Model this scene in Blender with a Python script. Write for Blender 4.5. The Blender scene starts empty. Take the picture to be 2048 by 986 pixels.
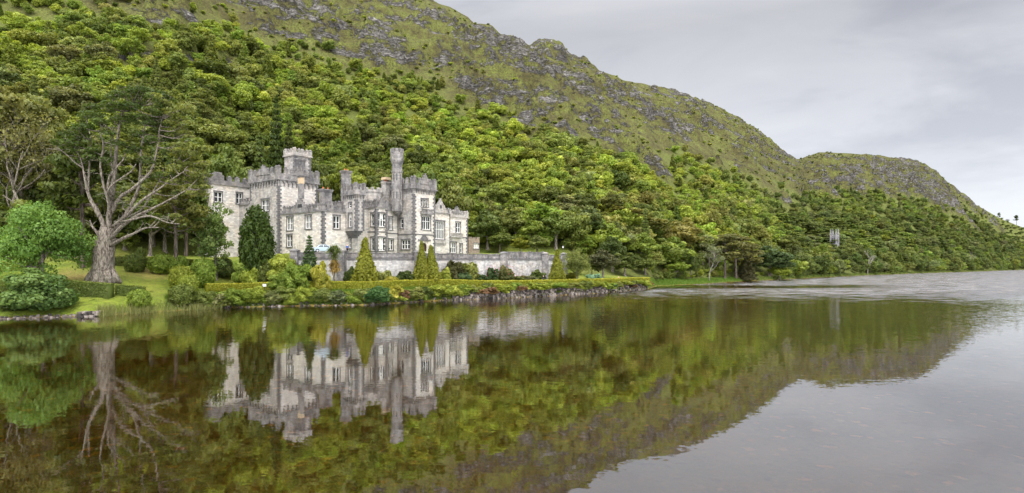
import bpy, math, random
import numpy as np
from mathutils import Vector, Matrix

# ---------------------------------------------------------------- camera, sky, sun, exposure
SC = bpy.context.scene
COL = SC.collection
F, HOR, EYE = 1150.0, 527.0, 7.0          # focal length and horizon row of the 2048 px wide frame, eye height above the lake
cam_data = bpy.data.cameras.new("camera")
cam = bpy.data.objects.new("camera", cam_data)
COL.objects.link(cam)
cam.location = (0, 0, EYE)
cam.rotation_euler = (math.radians(90), 0, 0)
cam_data.sensor_width = 36
cam_data.lens = 36 * F / 2048
cam_data.shift_y = (HOR - 493) / 2048
cam_data.clip_start = 0.5
cam_data.clip_end = 6000
SC.camera = cam

SUN_EL, SUN_AZ = math.radians(55), math.radians(168)     # azimuth clockwise from +Y: high behind the camera, a little right
world = bpy.data.worlds.new("World")
SC.world = world
world.use_nodes = True
wn, wl = world.node_tree.nodes, world.node_tree.links
wn.clear()
w_out = wn.new("ShaderNodeOutputWorld")
w_bg = wn.new("ShaderNodeBackground")
w_bg.inputs["Strength"].default_value = 0.1
sky = wn.new("ShaderNodeTexSky")
sky.sky_type = 'NISHITA'
sky.sun_disc = False
sky.sun_elevation = SUN_EL
sky.sun_rotation = SUN_AZ
w_tc = wn.new("ShaderNodeTexCoord")
w_sep = wn.new("ShaderNodeSeparateXYZ")
wl.new(w_tc.outputs["Generated"], w_sep.inputs[0])


def wmath(op, a, b=None, c=None, clamp=False):
    n = wn.new("ShaderNodeMath")
    n.operation = op
    n.use_clamp = clamp
    for i, v in enumerate((a, b, c)):
        if v is None:
            continue
        if isinstance(v, (int, float)):
            n.inputs[i].default_value = v
        else:
            wl.new(v, n.inputs[i])
    return n.outputs[0]


def wramp(fac, stops):
    n = wn.new("ShaderNodeValToRGB")
    e = n.color_ramp.elements
    while len(e) < len(stops):
        e.new(0.5)
    for el, (p, c) in zip(e, stops):
        el.position = p
        el.color = (*c, 1)
    wl.new(fac, n.inputs[0])
    return n.outputs[0]


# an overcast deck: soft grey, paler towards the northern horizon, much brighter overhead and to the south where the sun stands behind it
w_map = wn.new("ShaderNodeMapping")
w_map.inputs["Scale"].default_value = (1.0, 1.0, 3.4)
wl.new(w_tc.outputs["Generated"], w_map.inputs[0])
w_noise = wn.new("ShaderNodeTexNoise")
w_noise.inputs["Scale"].default_value = 2.3
w_noise.inputs["Detail"].default_value = 7
w_noise.inputs["Roughness"].default_value = 0.55
w_noise.inputs["Distortion"].default_value = 0.6
wl.new(w_map.outputs[0], w_noise.inputs["Vector"])
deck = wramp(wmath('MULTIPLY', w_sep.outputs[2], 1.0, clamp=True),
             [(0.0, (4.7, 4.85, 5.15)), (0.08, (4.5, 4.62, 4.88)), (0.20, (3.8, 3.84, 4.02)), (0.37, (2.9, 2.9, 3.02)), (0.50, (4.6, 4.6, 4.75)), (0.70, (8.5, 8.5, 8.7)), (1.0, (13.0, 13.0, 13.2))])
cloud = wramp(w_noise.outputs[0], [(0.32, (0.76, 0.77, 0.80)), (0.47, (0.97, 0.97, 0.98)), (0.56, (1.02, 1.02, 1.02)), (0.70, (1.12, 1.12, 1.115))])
mul = wn.new("ShaderNodeMixRGB")
mul.blend_type = 'MULTIPLY'
mul.inputs[0].default_value = 1
wl.new(deck, mul.inputs[1])
wl.new(cloud, mul.inputs[2])
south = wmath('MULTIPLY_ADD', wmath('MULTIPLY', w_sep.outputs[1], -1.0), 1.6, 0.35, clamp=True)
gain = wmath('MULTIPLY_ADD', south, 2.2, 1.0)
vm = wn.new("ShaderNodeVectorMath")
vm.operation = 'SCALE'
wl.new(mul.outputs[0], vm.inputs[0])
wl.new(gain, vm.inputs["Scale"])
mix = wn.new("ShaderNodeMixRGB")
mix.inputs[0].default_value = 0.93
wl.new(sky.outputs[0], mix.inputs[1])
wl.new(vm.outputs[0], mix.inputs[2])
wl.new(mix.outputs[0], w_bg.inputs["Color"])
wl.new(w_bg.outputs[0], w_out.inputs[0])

sun_data = bpy.data.lights.new("sun", 'SUN')
sun_data.energy = 1.2
sun_data.angle = math.radians(14)
sun_data.color = (1.0, 0.95, 0.87)
sun = bpy.data.objects.new("sun", sun_data)
COL.objects.link(sun)
sd = Vector((math.sin(SUN_AZ) * math.cos(SUN_EL), math.cos(SUN_AZ) * math.cos(SUN_EL), math.sin(SUN_EL)))
sun.rotation_euler = sd.to_track_quat('Z', 'Y').to_euler()

SC.view_settings.view_transform = 'Standard'
SC.view_settings.look = 'None'
SC.view_settings.gamma = 1
SC.view_settings.exposure = 1.05
SC.cycles.use_denoising = True
SC.cycles.max_bounces = 8
SC.cycles.diffuse_bounces = 4
SC.cycles.glossy_bounces = 3
SC.cycles.transmission_bounces = 4
SC.cycles.transparent_max_bounces = 8
SC.cycles.sample_clamp_indirect = 6

# ---------------------------------------------------------------- small helpers
R = random.Random(7)
NP = np.random.default_rng(11)


def at(px, Y, z=None, y=None):
    """a point on the photograph's ray through column px at depth Y; height z, or the height seen at row y"""
    if z is None:
        z = EYE + (HOR - y) * Y / F
    return Vector(((px - 1024) / F * Y, Y, z))


def link(o, parent=None):
    COL.objects.link(o)
    if parent is not None:
        o.parent = parent
    return o


def tag(o, label=None, cat=None, group=None, kind=None):
    for k, v in (("label", label), ("category", cat), ("group", group), ("kind", kind)):
        if v:
            o[k] = v
    return o


def empty(name, loc, rz=0.0):
    o = bpy.data.objects.new(name, None)
    o.empty_display_size = 0.5
    o.location = loc
    o.rotation_euler = (0, 0, rz)
    return link(o)


class MB:
    """collects shapes, then links them as ONE mesh object"""

    def __init__(self):
        self.v, self.f, self.m = [], [], []

    def add(self, verts, faces, mi=0):
        b = len(self.v)
        self.v.extend([tuple(p) for p in verts])
        self.f.extend([tuple(b + i for i in q) for q in faces])
        self.m.extend([mi] * len(faces))

    def box(self, x0, x1, y0, y1, z0, z1, mi=0):
        self.add([(x0, y0, z0), (x1, y0, z0), (x1, y1, z0), (x0, y1, z0), (x0, y0, z1), (x1, y0, z1), (x1, y1, z1), (x0, y1, z1)],
                 [(0, 3, 2, 1), (4, 5, 6, 7), (0, 1, 5, 4), (1, 2, 6, 5), (2, 3, 7, 6), (3, 0, 4, 7)], mi)

    def prism(self, poly, z0, z1, mi=0, poly_top=None):
        n = len(poly)
        t = poly_top or poly
        self.add([(x, y, z0) for x, y in poly] + [(x, y, z1) for x, y in t],
                 [tuple(range(n - 1, -1, -1)), tuple(range(n, 2 * n))] + [(i, (i + 1) % n, n + (i + 1) % n, n + i) for i in range(n)], mi)

    def extrude(self, prof, origin, ax, ay, az, depth, mi=0):
        """profile (a, b) in the plane (ax, ay), pushed along az"""
        o, ax, ay, az = map(Vector, (origin, ax, ay, az))
        n = len(prof)
        self.add([o + ax * a + ay * b for a, b in prof] + [o + ax * a + ay * b + az * depth for a, b in prof],
                 [tuple(range(n)), tuple(range(2 * n - 1, n - 1, -1))] + [(i, n + i, n + (i + 1) % n, (i + 1) % n) for i in range(n)], mi)

    def tube(self, pts, rad, seg=8, mi=0, wob=0.0):
        pts = [Vector(p) for p in pts]
        rings = []
        up = Vector((0.3, 0.9, 0.2)).normalized()
        for i, p in enumerate(pts):
            d = (pts[min(i + 1, len(pts) - 1)] - pts[max(i - 1, 0)]).normalized()
            a = d.cross(up)
            if a.length < 0.05:
                a = d.cross(Vector((1, 0, 0)))
            a.normalize()
            b = d.cross(a)
            rings.append([p + (a * math.cos(6.2832 * k / seg) + b * math.sin(6.2832 * k / seg)) * rad[i] * (1 + wob * R.uniform(-1, 1)) for k in range(seg)])
        vs = [q for r in rings for q in r]
        fs = []
        for i in range(len(pts) - 1):
            for k in range(seg):
                k2 = (k + 1) % seg
                fs.append((i * seg + k, i * seg + k2, (i + 1) * seg + k2, (i + 1) * seg + k))
        fs.append(tuple(range(seg - 1, -1, -1)))
        fs.append(tuple((len(pts) - 1) * seg + k for k in range(seg)))
        self.add(vs, fs, mi)

    def mesh(self, name, mats, smooth=False):
        me = bpy.data.meshes.new(name)
        me.from_pydata(self.v, [], self.f)
        for m in (mats if isinstance(mats, (list, tuple)) else [mats]):
            me.materials.append(m)
        me.polygons.foreach_set("material_index", self.m)
        if smooth:
            me.polygons.foreach_set("use_smooth", [True] * len(self.f))
        me.update()
        return me

    def build(self, name, mats, parent=None, smooth=False):
        return link(bpy.data.objects.new(name, self.mesh(name, mats, smooth)), parent)


def curve_pts(pts, n=6):
    """Catmull-Rom through the points (lists of numbers)"""
    P = [np.array(p, float) for p in pts]
    P = [2 * P[0] - P[1]] + P + [2 * P[-1] - P[-2]]
    out = []
    for i in range(1, len(P) - 2):
        for k in range(n):
            t = k / n
            a, b, c, d = P[i - 1], P[i], P[i + 1], P[i + 2]
            out.append(0.5 * (2 * b + (c - a) * t + (2 * a - 5 * b + 4 * c - d) * t * t + (3 * b - a - 3 * c + d) * t ** 3))
    out.append(P[-2])
    return out


# ---------------------------------------------------------------- value noise
_PERM = np.random.default_rng(5).random((256, 256))


def vnoise(x, y):
    xi, yi = np.floor(x).astype(int), np.floor(y).astype(int)
    fx, fy = x - xi, y - yi
    fx, fy = fx * fx * (3 - 2 * fx), fy * fy * (3 - 2 * fy)
    g = lambda a, b: _PERM[a & 255, b & 255]
    return (g(xi, yi) * (1 - fx) + g(xi + 1, yi) * fx) * (1 - fy) + (g(xi, yi + 1) * (1 - fx) + g(xi + 1, yi + 1) * fx) * fy


def fbm(x, y, o=4):
    s, a, t = 0, 1.0, 0
    for k in range(o):
        s = s + a * vnoise(x * 2 ** k + 17.3 * k, y * 2 ** k + 9.1 * k)
        t += a
        a *= 0.5
    return s / t


def sstep(a, b, x):
    t = np.clip((x - a) / (b - a), 0, 1)
    return t * t * (3 - 2 * t)


# ---------------------------------------------------------------- materials
class NT:
    """a thin wrapper for building a node material"""

    def __init__(self, name):
        self.mat = bpy.data.materials.new(name)
        self.mat.use_nodes = True
        self.t = self.mat.node_tree
        self.t.nodes.clear()
        self.out = self.new("ShaderNodeOutputMaterial")

    def new(self, kind, **kw):
        n = self.t.nodes.new(kind)
        for k, v in kw.items():
            setattr(n, k, v)
        return n

    def put(self, sock, v):
        if isinstance(v, bpy.types.NodeSocket):
            self.t.links.new(v, sock)
        elif isinstance(v, tuple) and len(v) == 3 and sock.type == 'RGBA':
            sock.default_value = (*v, 1)
        else:
            sock.default_value = v

    def math(self, op, a, b=0.0, c=0.0, clamp=False):
        n = self.new("ShaderNodeMath", operation=op, use_clamp=clamp)
        for i, v in enumerate((a, b, c)):
            self.put(n.inputs[i], v)
        return n.outputs[0]

    def mix(self, fac, a, b, mode='MIX'):
        n = self.new("ShaderNodeMixRGB", blend_type=mode)
        for i, v in enumerate((fac, a, b)):
            self.put(n.inputs[i], v)
        return n.outputs[0]

    def noise(self, scale, vec=None, detail=4, rough=0.55, dist=0.0):
        n = self.new("ShaderNodeTexNoise")
        for k, v in (("Scale", scale), ("Detail", detail), ("Roughness", rough), ("Distortion", dist)):
            n.inputs[k].default_value = v
        if vec is not None:
            self.t.links.new(vec, n.inputs["Vector"])
        return n.outputs[0]

    def ramp(self, fac, stops, interp='LINEAR'):
        n = self.new("ShaderNodeValToRGB")
        n.color_ramp.interpolation = interp
        e = n.color_ramp.elements
        while len(e) < len(stops):
            e.new(0.5)
        for el, (p, c) in zip(e, stops):
            el.position = p
            el.color = (c, c, c, 1) if isinstance(c, (int, float)) else (*c, 1)
        self.put(n.inputs[0], fac)
        return n.outputs[0]

    def coords(self, kind="Object", scale=(1, 1, 1), rot=(0, 0, 0)):
        tc = self.new("ShaderNodeTexCoord")
        m = self.new("ShaderNodeMapping")
        m.inputs["Scale"].default_value = scale
        m.inputs["Rotation"].default_value = rot
        self.t.links.new(tc.outputs[kind], m.inputs[0])
        return m.outputs[0]

    def world(self, scale=(1, 1, 1)):
        g = self.new("ShaderNodeNewGeometry")
        m = self.new("ShaderNodeMapping")
        m.inputs["Scale"].default_value = scale
        self.t.links.new(g.outputs["Position"], m.inputs[0])
        return m.outputs[0]

    def attr(self, name, kind='GEOMETRY', out="Fac"):
        n = self.new("ShaderNodeAttribute", attribute_name=name, attribute_type=kind)
        return n.outputs[out]

    def bump(self, height, dist, strength=1.0):
        n = self.new("ShaderNodeBump")
        n.inputs["Strength"].default_value = strength
        n.inputs["Distance"].default_value = dist
        self.put(n.inputs["Height"], height)
        return n.outputs[0]

    def principled(self, col, rough=0.7, spec=0.3, metal=0.0, normal=None):
        p = self.new("ShaderNodeBsdfPrincipled")
        self.put(p.inputs["Base Color"], col)
        self.put(p.inputs["Roughness"], rough)
        self.put(p.inputs["Specular IOR Level"], spec)
        self.put(p.inputs["Metallic"], metal)
        if normal is not None:
            self.put(p.inputs["Normal"], normal)
        return p.outputs[0]

    def done(self, shader):
        self.t.links.new(shader, self.out.inputs["Surface"])
        return self.mat


def plain(name, col, rough=0.7, spec=0.3, metal=0.0, var=0.15, scale=3.0):
    t = NT(name)
    n = t.noise(scale, t.coords(), 5)
    c = t.mix(n, tuple(x * (1 - var) for x in col), tuple(min(1, x * (1 + var)) for x in col))
    return t.done(t.principled(c, rough, spec, metal))


def leaf_material(name, source):
    """foliage: the tint comes from the object (or from the instanced point), each spray of leaves has its own tone"""
    t = NT(name)
    tint = t.new("ShaderNodeObjectInfo").outputs["Color"] if source == 'OBJECT' else t.attr("tint", 'INSTANCER', "Color")
    tone = t.attr("tone")
    hs = t.new("ShaderNodeHueSaturation")
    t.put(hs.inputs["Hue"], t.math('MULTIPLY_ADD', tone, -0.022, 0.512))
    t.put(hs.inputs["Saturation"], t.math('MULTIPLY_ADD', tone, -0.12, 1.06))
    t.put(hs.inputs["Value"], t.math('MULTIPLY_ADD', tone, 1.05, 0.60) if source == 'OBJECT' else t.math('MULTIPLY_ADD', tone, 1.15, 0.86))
    t.put(hs.inputs["Color"], tint)
    col = hs.outputs[0]
    p = t.principled(col, 0.55, 0.25)
    tr = t.new("ShaderNodeBsdfTranslucent")
    t.put(tr.inputs["Color"], t.mix(1.0, col, (1.25, 1.15, 0.6), 'MULTIPLY'))
    m = t.new("ShaderNodeMixShader")
    m.inputs[0].default_value = 0.45
    t.t.links.new(p, m.inputs[1])
    t.t.links.new(tr.outputs[0], m.inputs[2])
    return t.done(m.outputs[0])


M = {}
M["leaf"] = leaf_material("leaf", 'OBJECT')
M["wood_leaf"] = leaf_material("woodland_leaf", 'INSTANCER')


def bark(name, c0, c1):
    t = NT(name)
    n = t.noise(2.2, t.coords(scale=(2.5, 2.5, 0.6)), 7, 0.65)
    n2 = t.noise(0.9, t.coords(), 3)
    c = t.mix(t.ramp(n, [(0.42, 0.0), (0.58, 1.0)]), c0, c1)
    c = t.mix(t.ramp(n2, [(0.5, 0.0), (0.75, 0.5)]), c, (0.20, 0.20, 0.15))
    return t.done(t.principled(c, 0.9, 0.1, normal=t.bump(n, 0.3)))


M["bark"] = bark("bark", (0.082, 0.067, 0.052), (0.27, 0.235, 0.195))
M["bark_pale"] = bark("pale_bark", (0.15, 0.135, 0.11), (0.36, 0.335, 0.285))
M["bark_dark"] = bark("dark_bark", (0.05, 0.04, 0.03), (0.15, 0.12, 0.095))


def stone(name, light, dark, lo, hi, block=(0.62, 0.30)):
    """weathered ashlar: coursed blocks of differing tone with dark rain staining"""
    t = NT(name)
    g = t.new("ShaderNodeTexCoord")
    sep = t.new("ShaderNodeSeparateXYZ")
    t.t.links.new(g.outputs["Object"], sep.inputs[0])
    comb = t.new("ShaderNodeCombineXYZ")
    t.put(comb.inputs[0], t.math('ADD', sep.outputs[0], sep.outputs[1]))
    t.put(comb.inputs[1], sep.outputs[2])
    b = t.new("ShaderNodeTexBrick")
    b.inputs["Scale"].default_value = 1
    b.inputs["Brick Width"].default_value = block[0]
    b.inputs["Row Height"].default_value = block[1]
    b.inputs["Mortar Size"].default_value = 0.016
    b.inputs["Bias"].default_value = 0.0
    t.put(b.inputs["Color1"], (0.68, 0.67, 0.67))
    t.put(b.inputs["Color2"], (1.14, 1.12, 1.09))
    t.put(b.inputs["Mortar"], (0.66, 0.64, 0.62))
    t.t.links.new(comb.outputs[0], b.inputs["Vector"])
    base = t.mix(1.0, light, b.outputs["Color"], 'MULTIPLY')
    warm = t.noise(0.5, t.coords(scale=(1, 1, 1)), 4)
    base = t.mix(t.ramp(warm, [(0.42, 0.0), (0.7, 0.55)]), base, t.mix(1.0, base, (1.02, 0.90, 0.76), 'MULTIPLY'))
    streak = t.noise(1.1, t.coords(scale=(1.1, 1.1, 0.5)), 7, 0.7)
    blot = t.noise(0.45, t.coords(), 6, 0.6)
    st = t.math('MULTIPLY_ADD', streak, 0.6, t.math('MULTIPLY', blot, 0.4))
    fac = t.ramp(st, [(lo, 0.0), (hi, 1.0)])
    fine = t.noise(6.0, t.coords(), 3)
    fac = t.math('MULTIPLY', fac, t.math('MULTIPLY_ADD', fine, 0.9, 0.45), clamp=True)
    c = t.mix(fac, base, t.mix(b.outputs["Fac"], dark, tuple(x * 0.8 for x in dark)))
    h = t.math('MULTIPLY_ADD', b.outputs["Fac"], -0.6, fine)
    return t.done(t.principled(c, 0.9, 0.15, normal=t.bump(h, 0.03)))


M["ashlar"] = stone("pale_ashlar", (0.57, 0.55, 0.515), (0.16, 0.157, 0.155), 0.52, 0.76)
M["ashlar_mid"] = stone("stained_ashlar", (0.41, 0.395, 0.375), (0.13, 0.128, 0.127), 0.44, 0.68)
M["ashlar_dark"] = stone("dark_weathered_stone", (0.33, 0.32, 0.315), (0.075, 0.073, 0.075), 0.36, 0.60)
M["quoin"] = stone("quoin_stone", (0.19, 0.185, 0.19), (0.07, 0.07, 0.072), 0.35, 0.65)
M["terrace_stone"] = stone("terrace_stone", (0.48, 0.475, 0.47), (0.11, 0.108, 0.108), 0.45, 0.68, (0.75, 0.34))
M["brown_stone"] = stone("brown_stone", (0.30, 0.25, 0.20), (0.14, 0.12, 0.10), 0.42, 0.7)
M["tan_stone"] = plain("tan_chimney_stone", (0.46, 0.35, 0.23), 0.85, 0.1)
M["slate"] = plain("roof_slate", (0.12, 0.12, 0.135), 0.6, 0.3)
M["glass"] = plain("window_glass", (0.028, 0.032, 0.036), 0.08, 0.6, var=0.3, scale=0.7)
M["blind"] = plain("white_blind", (0.62, 0.60, 0.55), 0.8, 0.1, var=0.1)
M["sash"] = plain("white_sash_paint", (0.74, 0.73, 0.70), 0.5, 0.3, var=0.06)
M["pot"] = plain("terracotta", (0.42, 0.13, 0.06), 0.8, 0.1)
M["iron"] = plain("black_iron", (0.03, 0.03, 0.032), 0.5, 0.4)
M["door_wood"] = plain("dark_door_wood", (0.05, 0.03, 0.02), 0.6, 0.3)
M["white_paint"] = plain("white_paint", (0.8, 0.8, 0.79), 0.5, 0.3, var=0.04)

# ---------------------------------------------------------------- the ground: lake bed, shore, garden, terrace and mountain in one sheet
KEYS = np.array([
    # px    Ys   Yb    zb    Yg    zg   Yt    zt   Yf   zf
    [-900,  34,  36,   .8,   50,   3.0, 60,   5.0, 90,  10],
    [-300,  60,  62,   .8,   80,   4.0, 90,   6.0, 108, 9.0],
    [0,     72.5, 74,  .8,   88,   4.3, 99,   6.6, 112, 8.5],
    [200,   76.7, 78.5, 1.1, 88,   4.4, 100,  6.8, 116, 8.5],
    [330,   84,  86.5, 1.6,  95,   4.4, 104,  7.0, 122, 8.8],
    [467,   91.5, 94.5, 1.8, 103,  3.9, 110,  7.5, 145, 9.4],
    [560,   94,  97.2, 2.0,  103.2, 3.8, 108, 8.8, 155, 9.4],
    [590,   94.6, 97.8, 2.1, 103.6, 3.8, 104.6, 9.0, 158, 9.5],
    [740,   97,  100.5, 2.2, 109.6, 3.8, 110.6, 9.0, 160, 9.6],
    [860,   107, 110,  2.2,  117.9, 3.7, 118.9, 9.0, 165, 10],
    [1000,  115, 116.6, 1.9, 129,  3.5, 130,  9.0, 166, 10],
    [1100,  124, 125.4, 1.9, 138.8, 3.4, 139.8, 9.0, 167, 10],
    [1135,  128, 129.3, 1.9, 142.4, 3.3, 143.4, 8.0, 168, 10],
    [1160,  130.5, 131.8, 1.9, 145, 3.3, 153, 4.5, 170, 8],
    [1200,  134, 135.3, 1.9, 148,  3.2, 158,  4.0, 172, 7],
    [1295,  155, 156.2, 1.6, 163,  2.6, 172,  3.2, 182, 5],
    [1312,  178, 181,  .6,   185,  1.2, 190,  2.0, 196, 4],
    [1400,  196, 199,  .6,   206,  1.2, 212,  2.0, 220, 4],
    [1500,  230, 233,  .6,   238,  1.2, 243,  2.0, 250, 4],
    [1600,  268, 271,  .5,   275,  1.0, 280,  1.6, 288, 4],
    [1700,  322, 325,  .5,   330,  1.0, 335,  1.6, 343, 4],
    [1800,  383, 387,  .5,   392,  1.0, 398,  1.6, 405, 4],
    [1950,  503, 508,  .5,   514,  1.0, 520,  1.6, 530, 4],
    [2048,  644, 650,  .6,   655,  1.0, 662,  1.6, 672, 4],
    [2400,  950, 956,  .6,   962,  1.0, 970,  1.6, 985, 4],
    [3000,  1050, 1056, .6,  1062, 1.0, 1070, 1.6, 1090, 4]])
RIDGE = np.array([(-900, -330), (0, -330), (300, -245), (500, -160), (700, -70), (800, -28), (860, 0), (900, 14), (935, 34), (950, 49), (962, 47), (984, 51), (1002, 70),
                  (1040, 77), (1060, 92), (1074, 83), (1106, 82), (1126, 92), (1142, 110), (1168, 120), (1200, 142), (1222, 150), (1232, 151), (1246, 161), (1280, 166), (1330, 179), (1400, 201), (1440, 215),
                  (1480, 238), (1520, 264), (1550, 288), (1575, 312), (1590, 320), (1605, 316), (1640, 304), (1700, 307), (1760, 312), (1830, 322), (1850, 328),
                  (1880, 350), (1900, 368), (1950, 408), (2000, 437), (2048, 456), (2200, 484), (2400, 494), (3000, 498)], float)
RDEPTH = np.array([(-900, 330), (0, 400), (860, 430), (1200, 480), (1400, 540), (1590, 640), (1612, 720), (1700, 730), (2048, 840), (2400, 1150), (3000, 1300)], float)
TREELINE = np.array([(-900, -400), (0, -70), (180, -30), (300, 5), (420, 30), (600, 78), (700, 108), (800, 148), (900, 186), (1000, 218), (1100, 258), (1200, 285), (1300, 320),
                     (1400, 348), (1500, 365), (1570, 400), (1640, 392), (1700, 378), (1800, 382), (1870, 392), (1930, 408), (1990, 432), (2048, 450), (3000, 485)], float)
ROCKS = [(320, 35, 60, 24), (445, 128, 38, 16), (275, 112, 40, 16), (375, 120, 22, 14), (1080, 205, 45, 30), (1150, 245, 45, 28), (990, 180, 60, 24), (930, 160, 30, 14),
         (1340, 262, 40, 24), (1490, 322, 22, 22), (1690, 340, 70, 20), (1790, 345, 70, 26), (1830, 375, 40, 22), (1640, 372, 30, 18), (560, 18, 90, 22),
         (760, 90, 90, 26), (880, 120, 60, 20), (1105, 105, 45, 24), (650, 70, 60, 20), (1300, 222, 60, 20), (1020, 95, 60, 22), (1230, 185, 40, 18)]
MEADOW = [(1550, 355, 60, 34), (1660, 318, 50, 10), (1290, 275, 50, 16), (120, 18, 90, 14), (1595, 360, 40, 30), (480, 30, 60, 14)]


def _ki(px, c):
    return np.interp(px, KEYS[:, 0], KEYS[:, c])


def ridge_depth(px):
    return np.interp(px, RDEPTH[:, 0], RDEPTH[:, 1])


def base_z(px, Y):
    """height of the ground on the ray of column px at depth Y, without its roughness"""
    px, Y = np.broadcast_arrays(np.asarray(px, float), np.asarray(Y, float))
    Ys, Yb, zb, Yg, zg, Yt, zt, Yf, zf = (_ki(px, c) for c in range(1, 10))
    Yr = ridge_depth(px)
    zr = EYE + (HOR - np.interp(px, RIDGE[:, 0], RIDGE[:, 1])) * Yr / F
    Y1, Y2 = Yf + 0.33 * (Yr - Yf), Yf + 0.66 * (Yr - Yf)
    z1, z2 = zf + 0.30 * (zr - zf), zf + 0.635 * (zr - zf)
    P = [(Ys - 60, Ys * 0 - 3.2), (Ys - 12, Ys * 0 - 1.9), (Ys, Ys * 0 - 0.05), (Yb, zb), (Yg, zg), (Yt, zt), (Yf, zf), (Y1, z1), (Y2, z2), (Yr, zr), (Yr * 1.3, zr * 0.85)]
    z = np.full(px.shape, -3.2)
    for (ya, za), (yb, zb_) in zip(P[:-1], P[1:]):
        t = np.clip((Y - ya) / np.maximum(yb - ya, 1e-6), 0, 1)
        z = np.where(Y >= ya, za + (zb_ - za) * t, z)
    return z


def ell(px, py, lst, soft=0.6):
    m = np.zeros(np.shape(px))
    for cx, cy, rx, ry in lst:
        d = np.sqrt(((px - cx) / rx) ** 2 + ((py - cy) / ry) ** 2)
        m = np.maximum(m, 1 - sstep(1 - soft, 1 + soft, d))
    return m


def masks(px, Y, z):
    """how rocky and how wooded the slope is, laid out by where on the mountain the photograph shows crags and trees"""
    py = HOR - (z - EYE) * F / Y
    X = (px - 1024) / F * Y
    n = fbm(X / 38 + 3, Y / 38 + 8, 4)
    n2 = fbm(X / 12 + 30, Y / 12 + 80, 3)
    tl = np.interp(px, TREELINE[:, 0], TREELINE[:, 1]) + (n - 0.5) * 130 + (n2 - 0.5) * 40
    above = sstep(-16, 22, tl - py)
    rk = ell(px, py, ROCKS)
    wood = (1 - sstep(-70, 45, tl + 12 - py)) * (1 - sstep(0.25, 0.6, rk))
    rock = np.clip(above * sstep(0.49, 0.62, n * 0.5 + n2 * 0.5) + rk * sstep(0.36, 0.58, n2 + 0.08), 0, 1)
    mead = ell(px, py, MEADOW)
    return rock * (1 - 0.8 * mead), wood * (1 - 0.7 * mead), above


def strata(X, Y, z):
    """position within a rock band: the ledges of the mountain dip gently along the slope"""
    s = (z + 0.10 * X) / 15 + 1.7 * (fbm(X / 42 + 60, Y / 42 + 33, 4) - .5)
    return s - np.floor(s)


def ground_z(px, Y):
    px, Y = np.broadcast_arrays(np.asarray(px, float), np.asarray(Y, float))
    z = base_z(px, Y)
    X = (px - 1024) / F * Y
    Yf, Yr = _ki(px, 8), ridge_depth(px)
    hill = sstep(0.0, 0.25, (Y - Yf) / (Yr - Yf))
    crest = 1 - sstep(0.72, 1.0, (Y - Yf) / (Yr - Yf))
    amp = np.clip((Yr - Yf) / 300, 0.3, 1)
    # spurs and gullies running down the slope, then ledges and crags
    z = z + hill * crest * amp * 15 * (fbm((X + 0.45 * Y) / 75, (Y - 0.45 * X) / 190, 3) - 0.5)
    r, w, ab = masks(px, Y, z)
    fr_ = strata(X, Y, z)
    brk = sstep(.42, .60, fbm(X / 26 + 14, Y / 26 + 77, 3))
    z = z + hill * crest * (sstep(.0, .30, fr_) - fr_) * 7.5 * ab * brk
    ridged = 1 - np.abs(2 * fbm(X / 15 + 50, Y / 15 + 20, 4) - 1) * 2
    small = fbm(X / 4.5, Y / 4.5, 3) - 0.5
    fine6 = 1 - np.abs(2 * fbm(X / 6 + 5, Y / 6 + 2, 3) - 1) * 2
    led = fbm(X / 22 + 7, Y / 22 + 5, 3) * 9
    led = led - np.floor(led)
    keep = 0.40 + 0.60 * (1 - sstep(0.80, 1.0, (Y - Yf) / (Yr - Yf)))
    z = z + hill * keep * (r * (4.4 * ridged + 3.0 * small + 3.6 * led + 2.6 * fine6) + (1.6 * small + 1.0 * (ridged - .4)) * ab)
    z = z + 0.14 * small * (1 - hill) * (Y > _ki(px, 1) + 1)
    return z


def gz(px, Y):
    return float(ground_z(np.array([px]), np.array([Y]))[0])


cols = np.concatenate([np.arange(-900, -40, 24), np.arange(-40, 2090, 4.5), np.arange(2090, 3001, 26)])
seg = [(None, 10, 0), (1, 10, 0)]
rows = []
Ys, Yb, Yg, Yt, Yf = (_ki(cols, c) for c in (1, 2, 4, 6, 8))
Yr = ridge_depth(cols)
stops = [(np.full_like(cols, 9.0), Ys - 12, 14), (Ys - 12, Ys, 10), (Ys, Yb, 5), (Yb, Yg, 16), (Yg, Yt, 3), (Yt, Yf, 16), (Yf, Yr, 250), (Yr, Yr * 1.3, 14)]
for a, b, n in stops:
    for k in range(n):
        rows.append(a + (b - a) * k / n)
rows.append(Yr * 1.3)
YY = np.array(rows)
YY = np.maximum(YY, 6.0 + np.arange(len(rows))[:, None] * 1e-3)
PX = np.broadcast_to(cols, YY.shape)
ZZ = ground_z(PX, YY)
XX = (PX - 1024) / F * YY
nr, nc = YY.shape
me = bpy.data.meshes.new("ground")
me.vertices.add(nr * nc)
me.vertices.foreach_set("co", np.stack([XX, YY, ZZ], -1).astype(np.float32).ravel())
ii = (np.arange(nr - 1)[:, None] * nc + np.arange(nc - 1)[None, :]).ravel()
quads = np.stack([ii, ii + 1, ii + nc + 1, ii + nc], -1)
me.loops.add(quads.size)
me.loops.foreach_set("vertex_index", quads.ravel().astype(np.int32))
me.polygons.add(len(quads))
me.polygons.foreach_set("loop_start", np.arange(0, quads.size, 4, dtype=np.int32))
me.polygons.foreach_set("use_smooth", np.ones(len(quads), bool))
me.update(calc_edges=True)
rk, wd, ab = masks(PX, YY, ZZ)
hillm = sstep(-0.02, 0.03, (YY - Yf) / (Yr - Yf))
under = sstep(1150, 1180, PX) * (YY > np.interp(PX, [1150, 1300, 1400, 1500], [152, 168, 203, 236]))
hillm = np.maximum(hillm, under)
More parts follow.
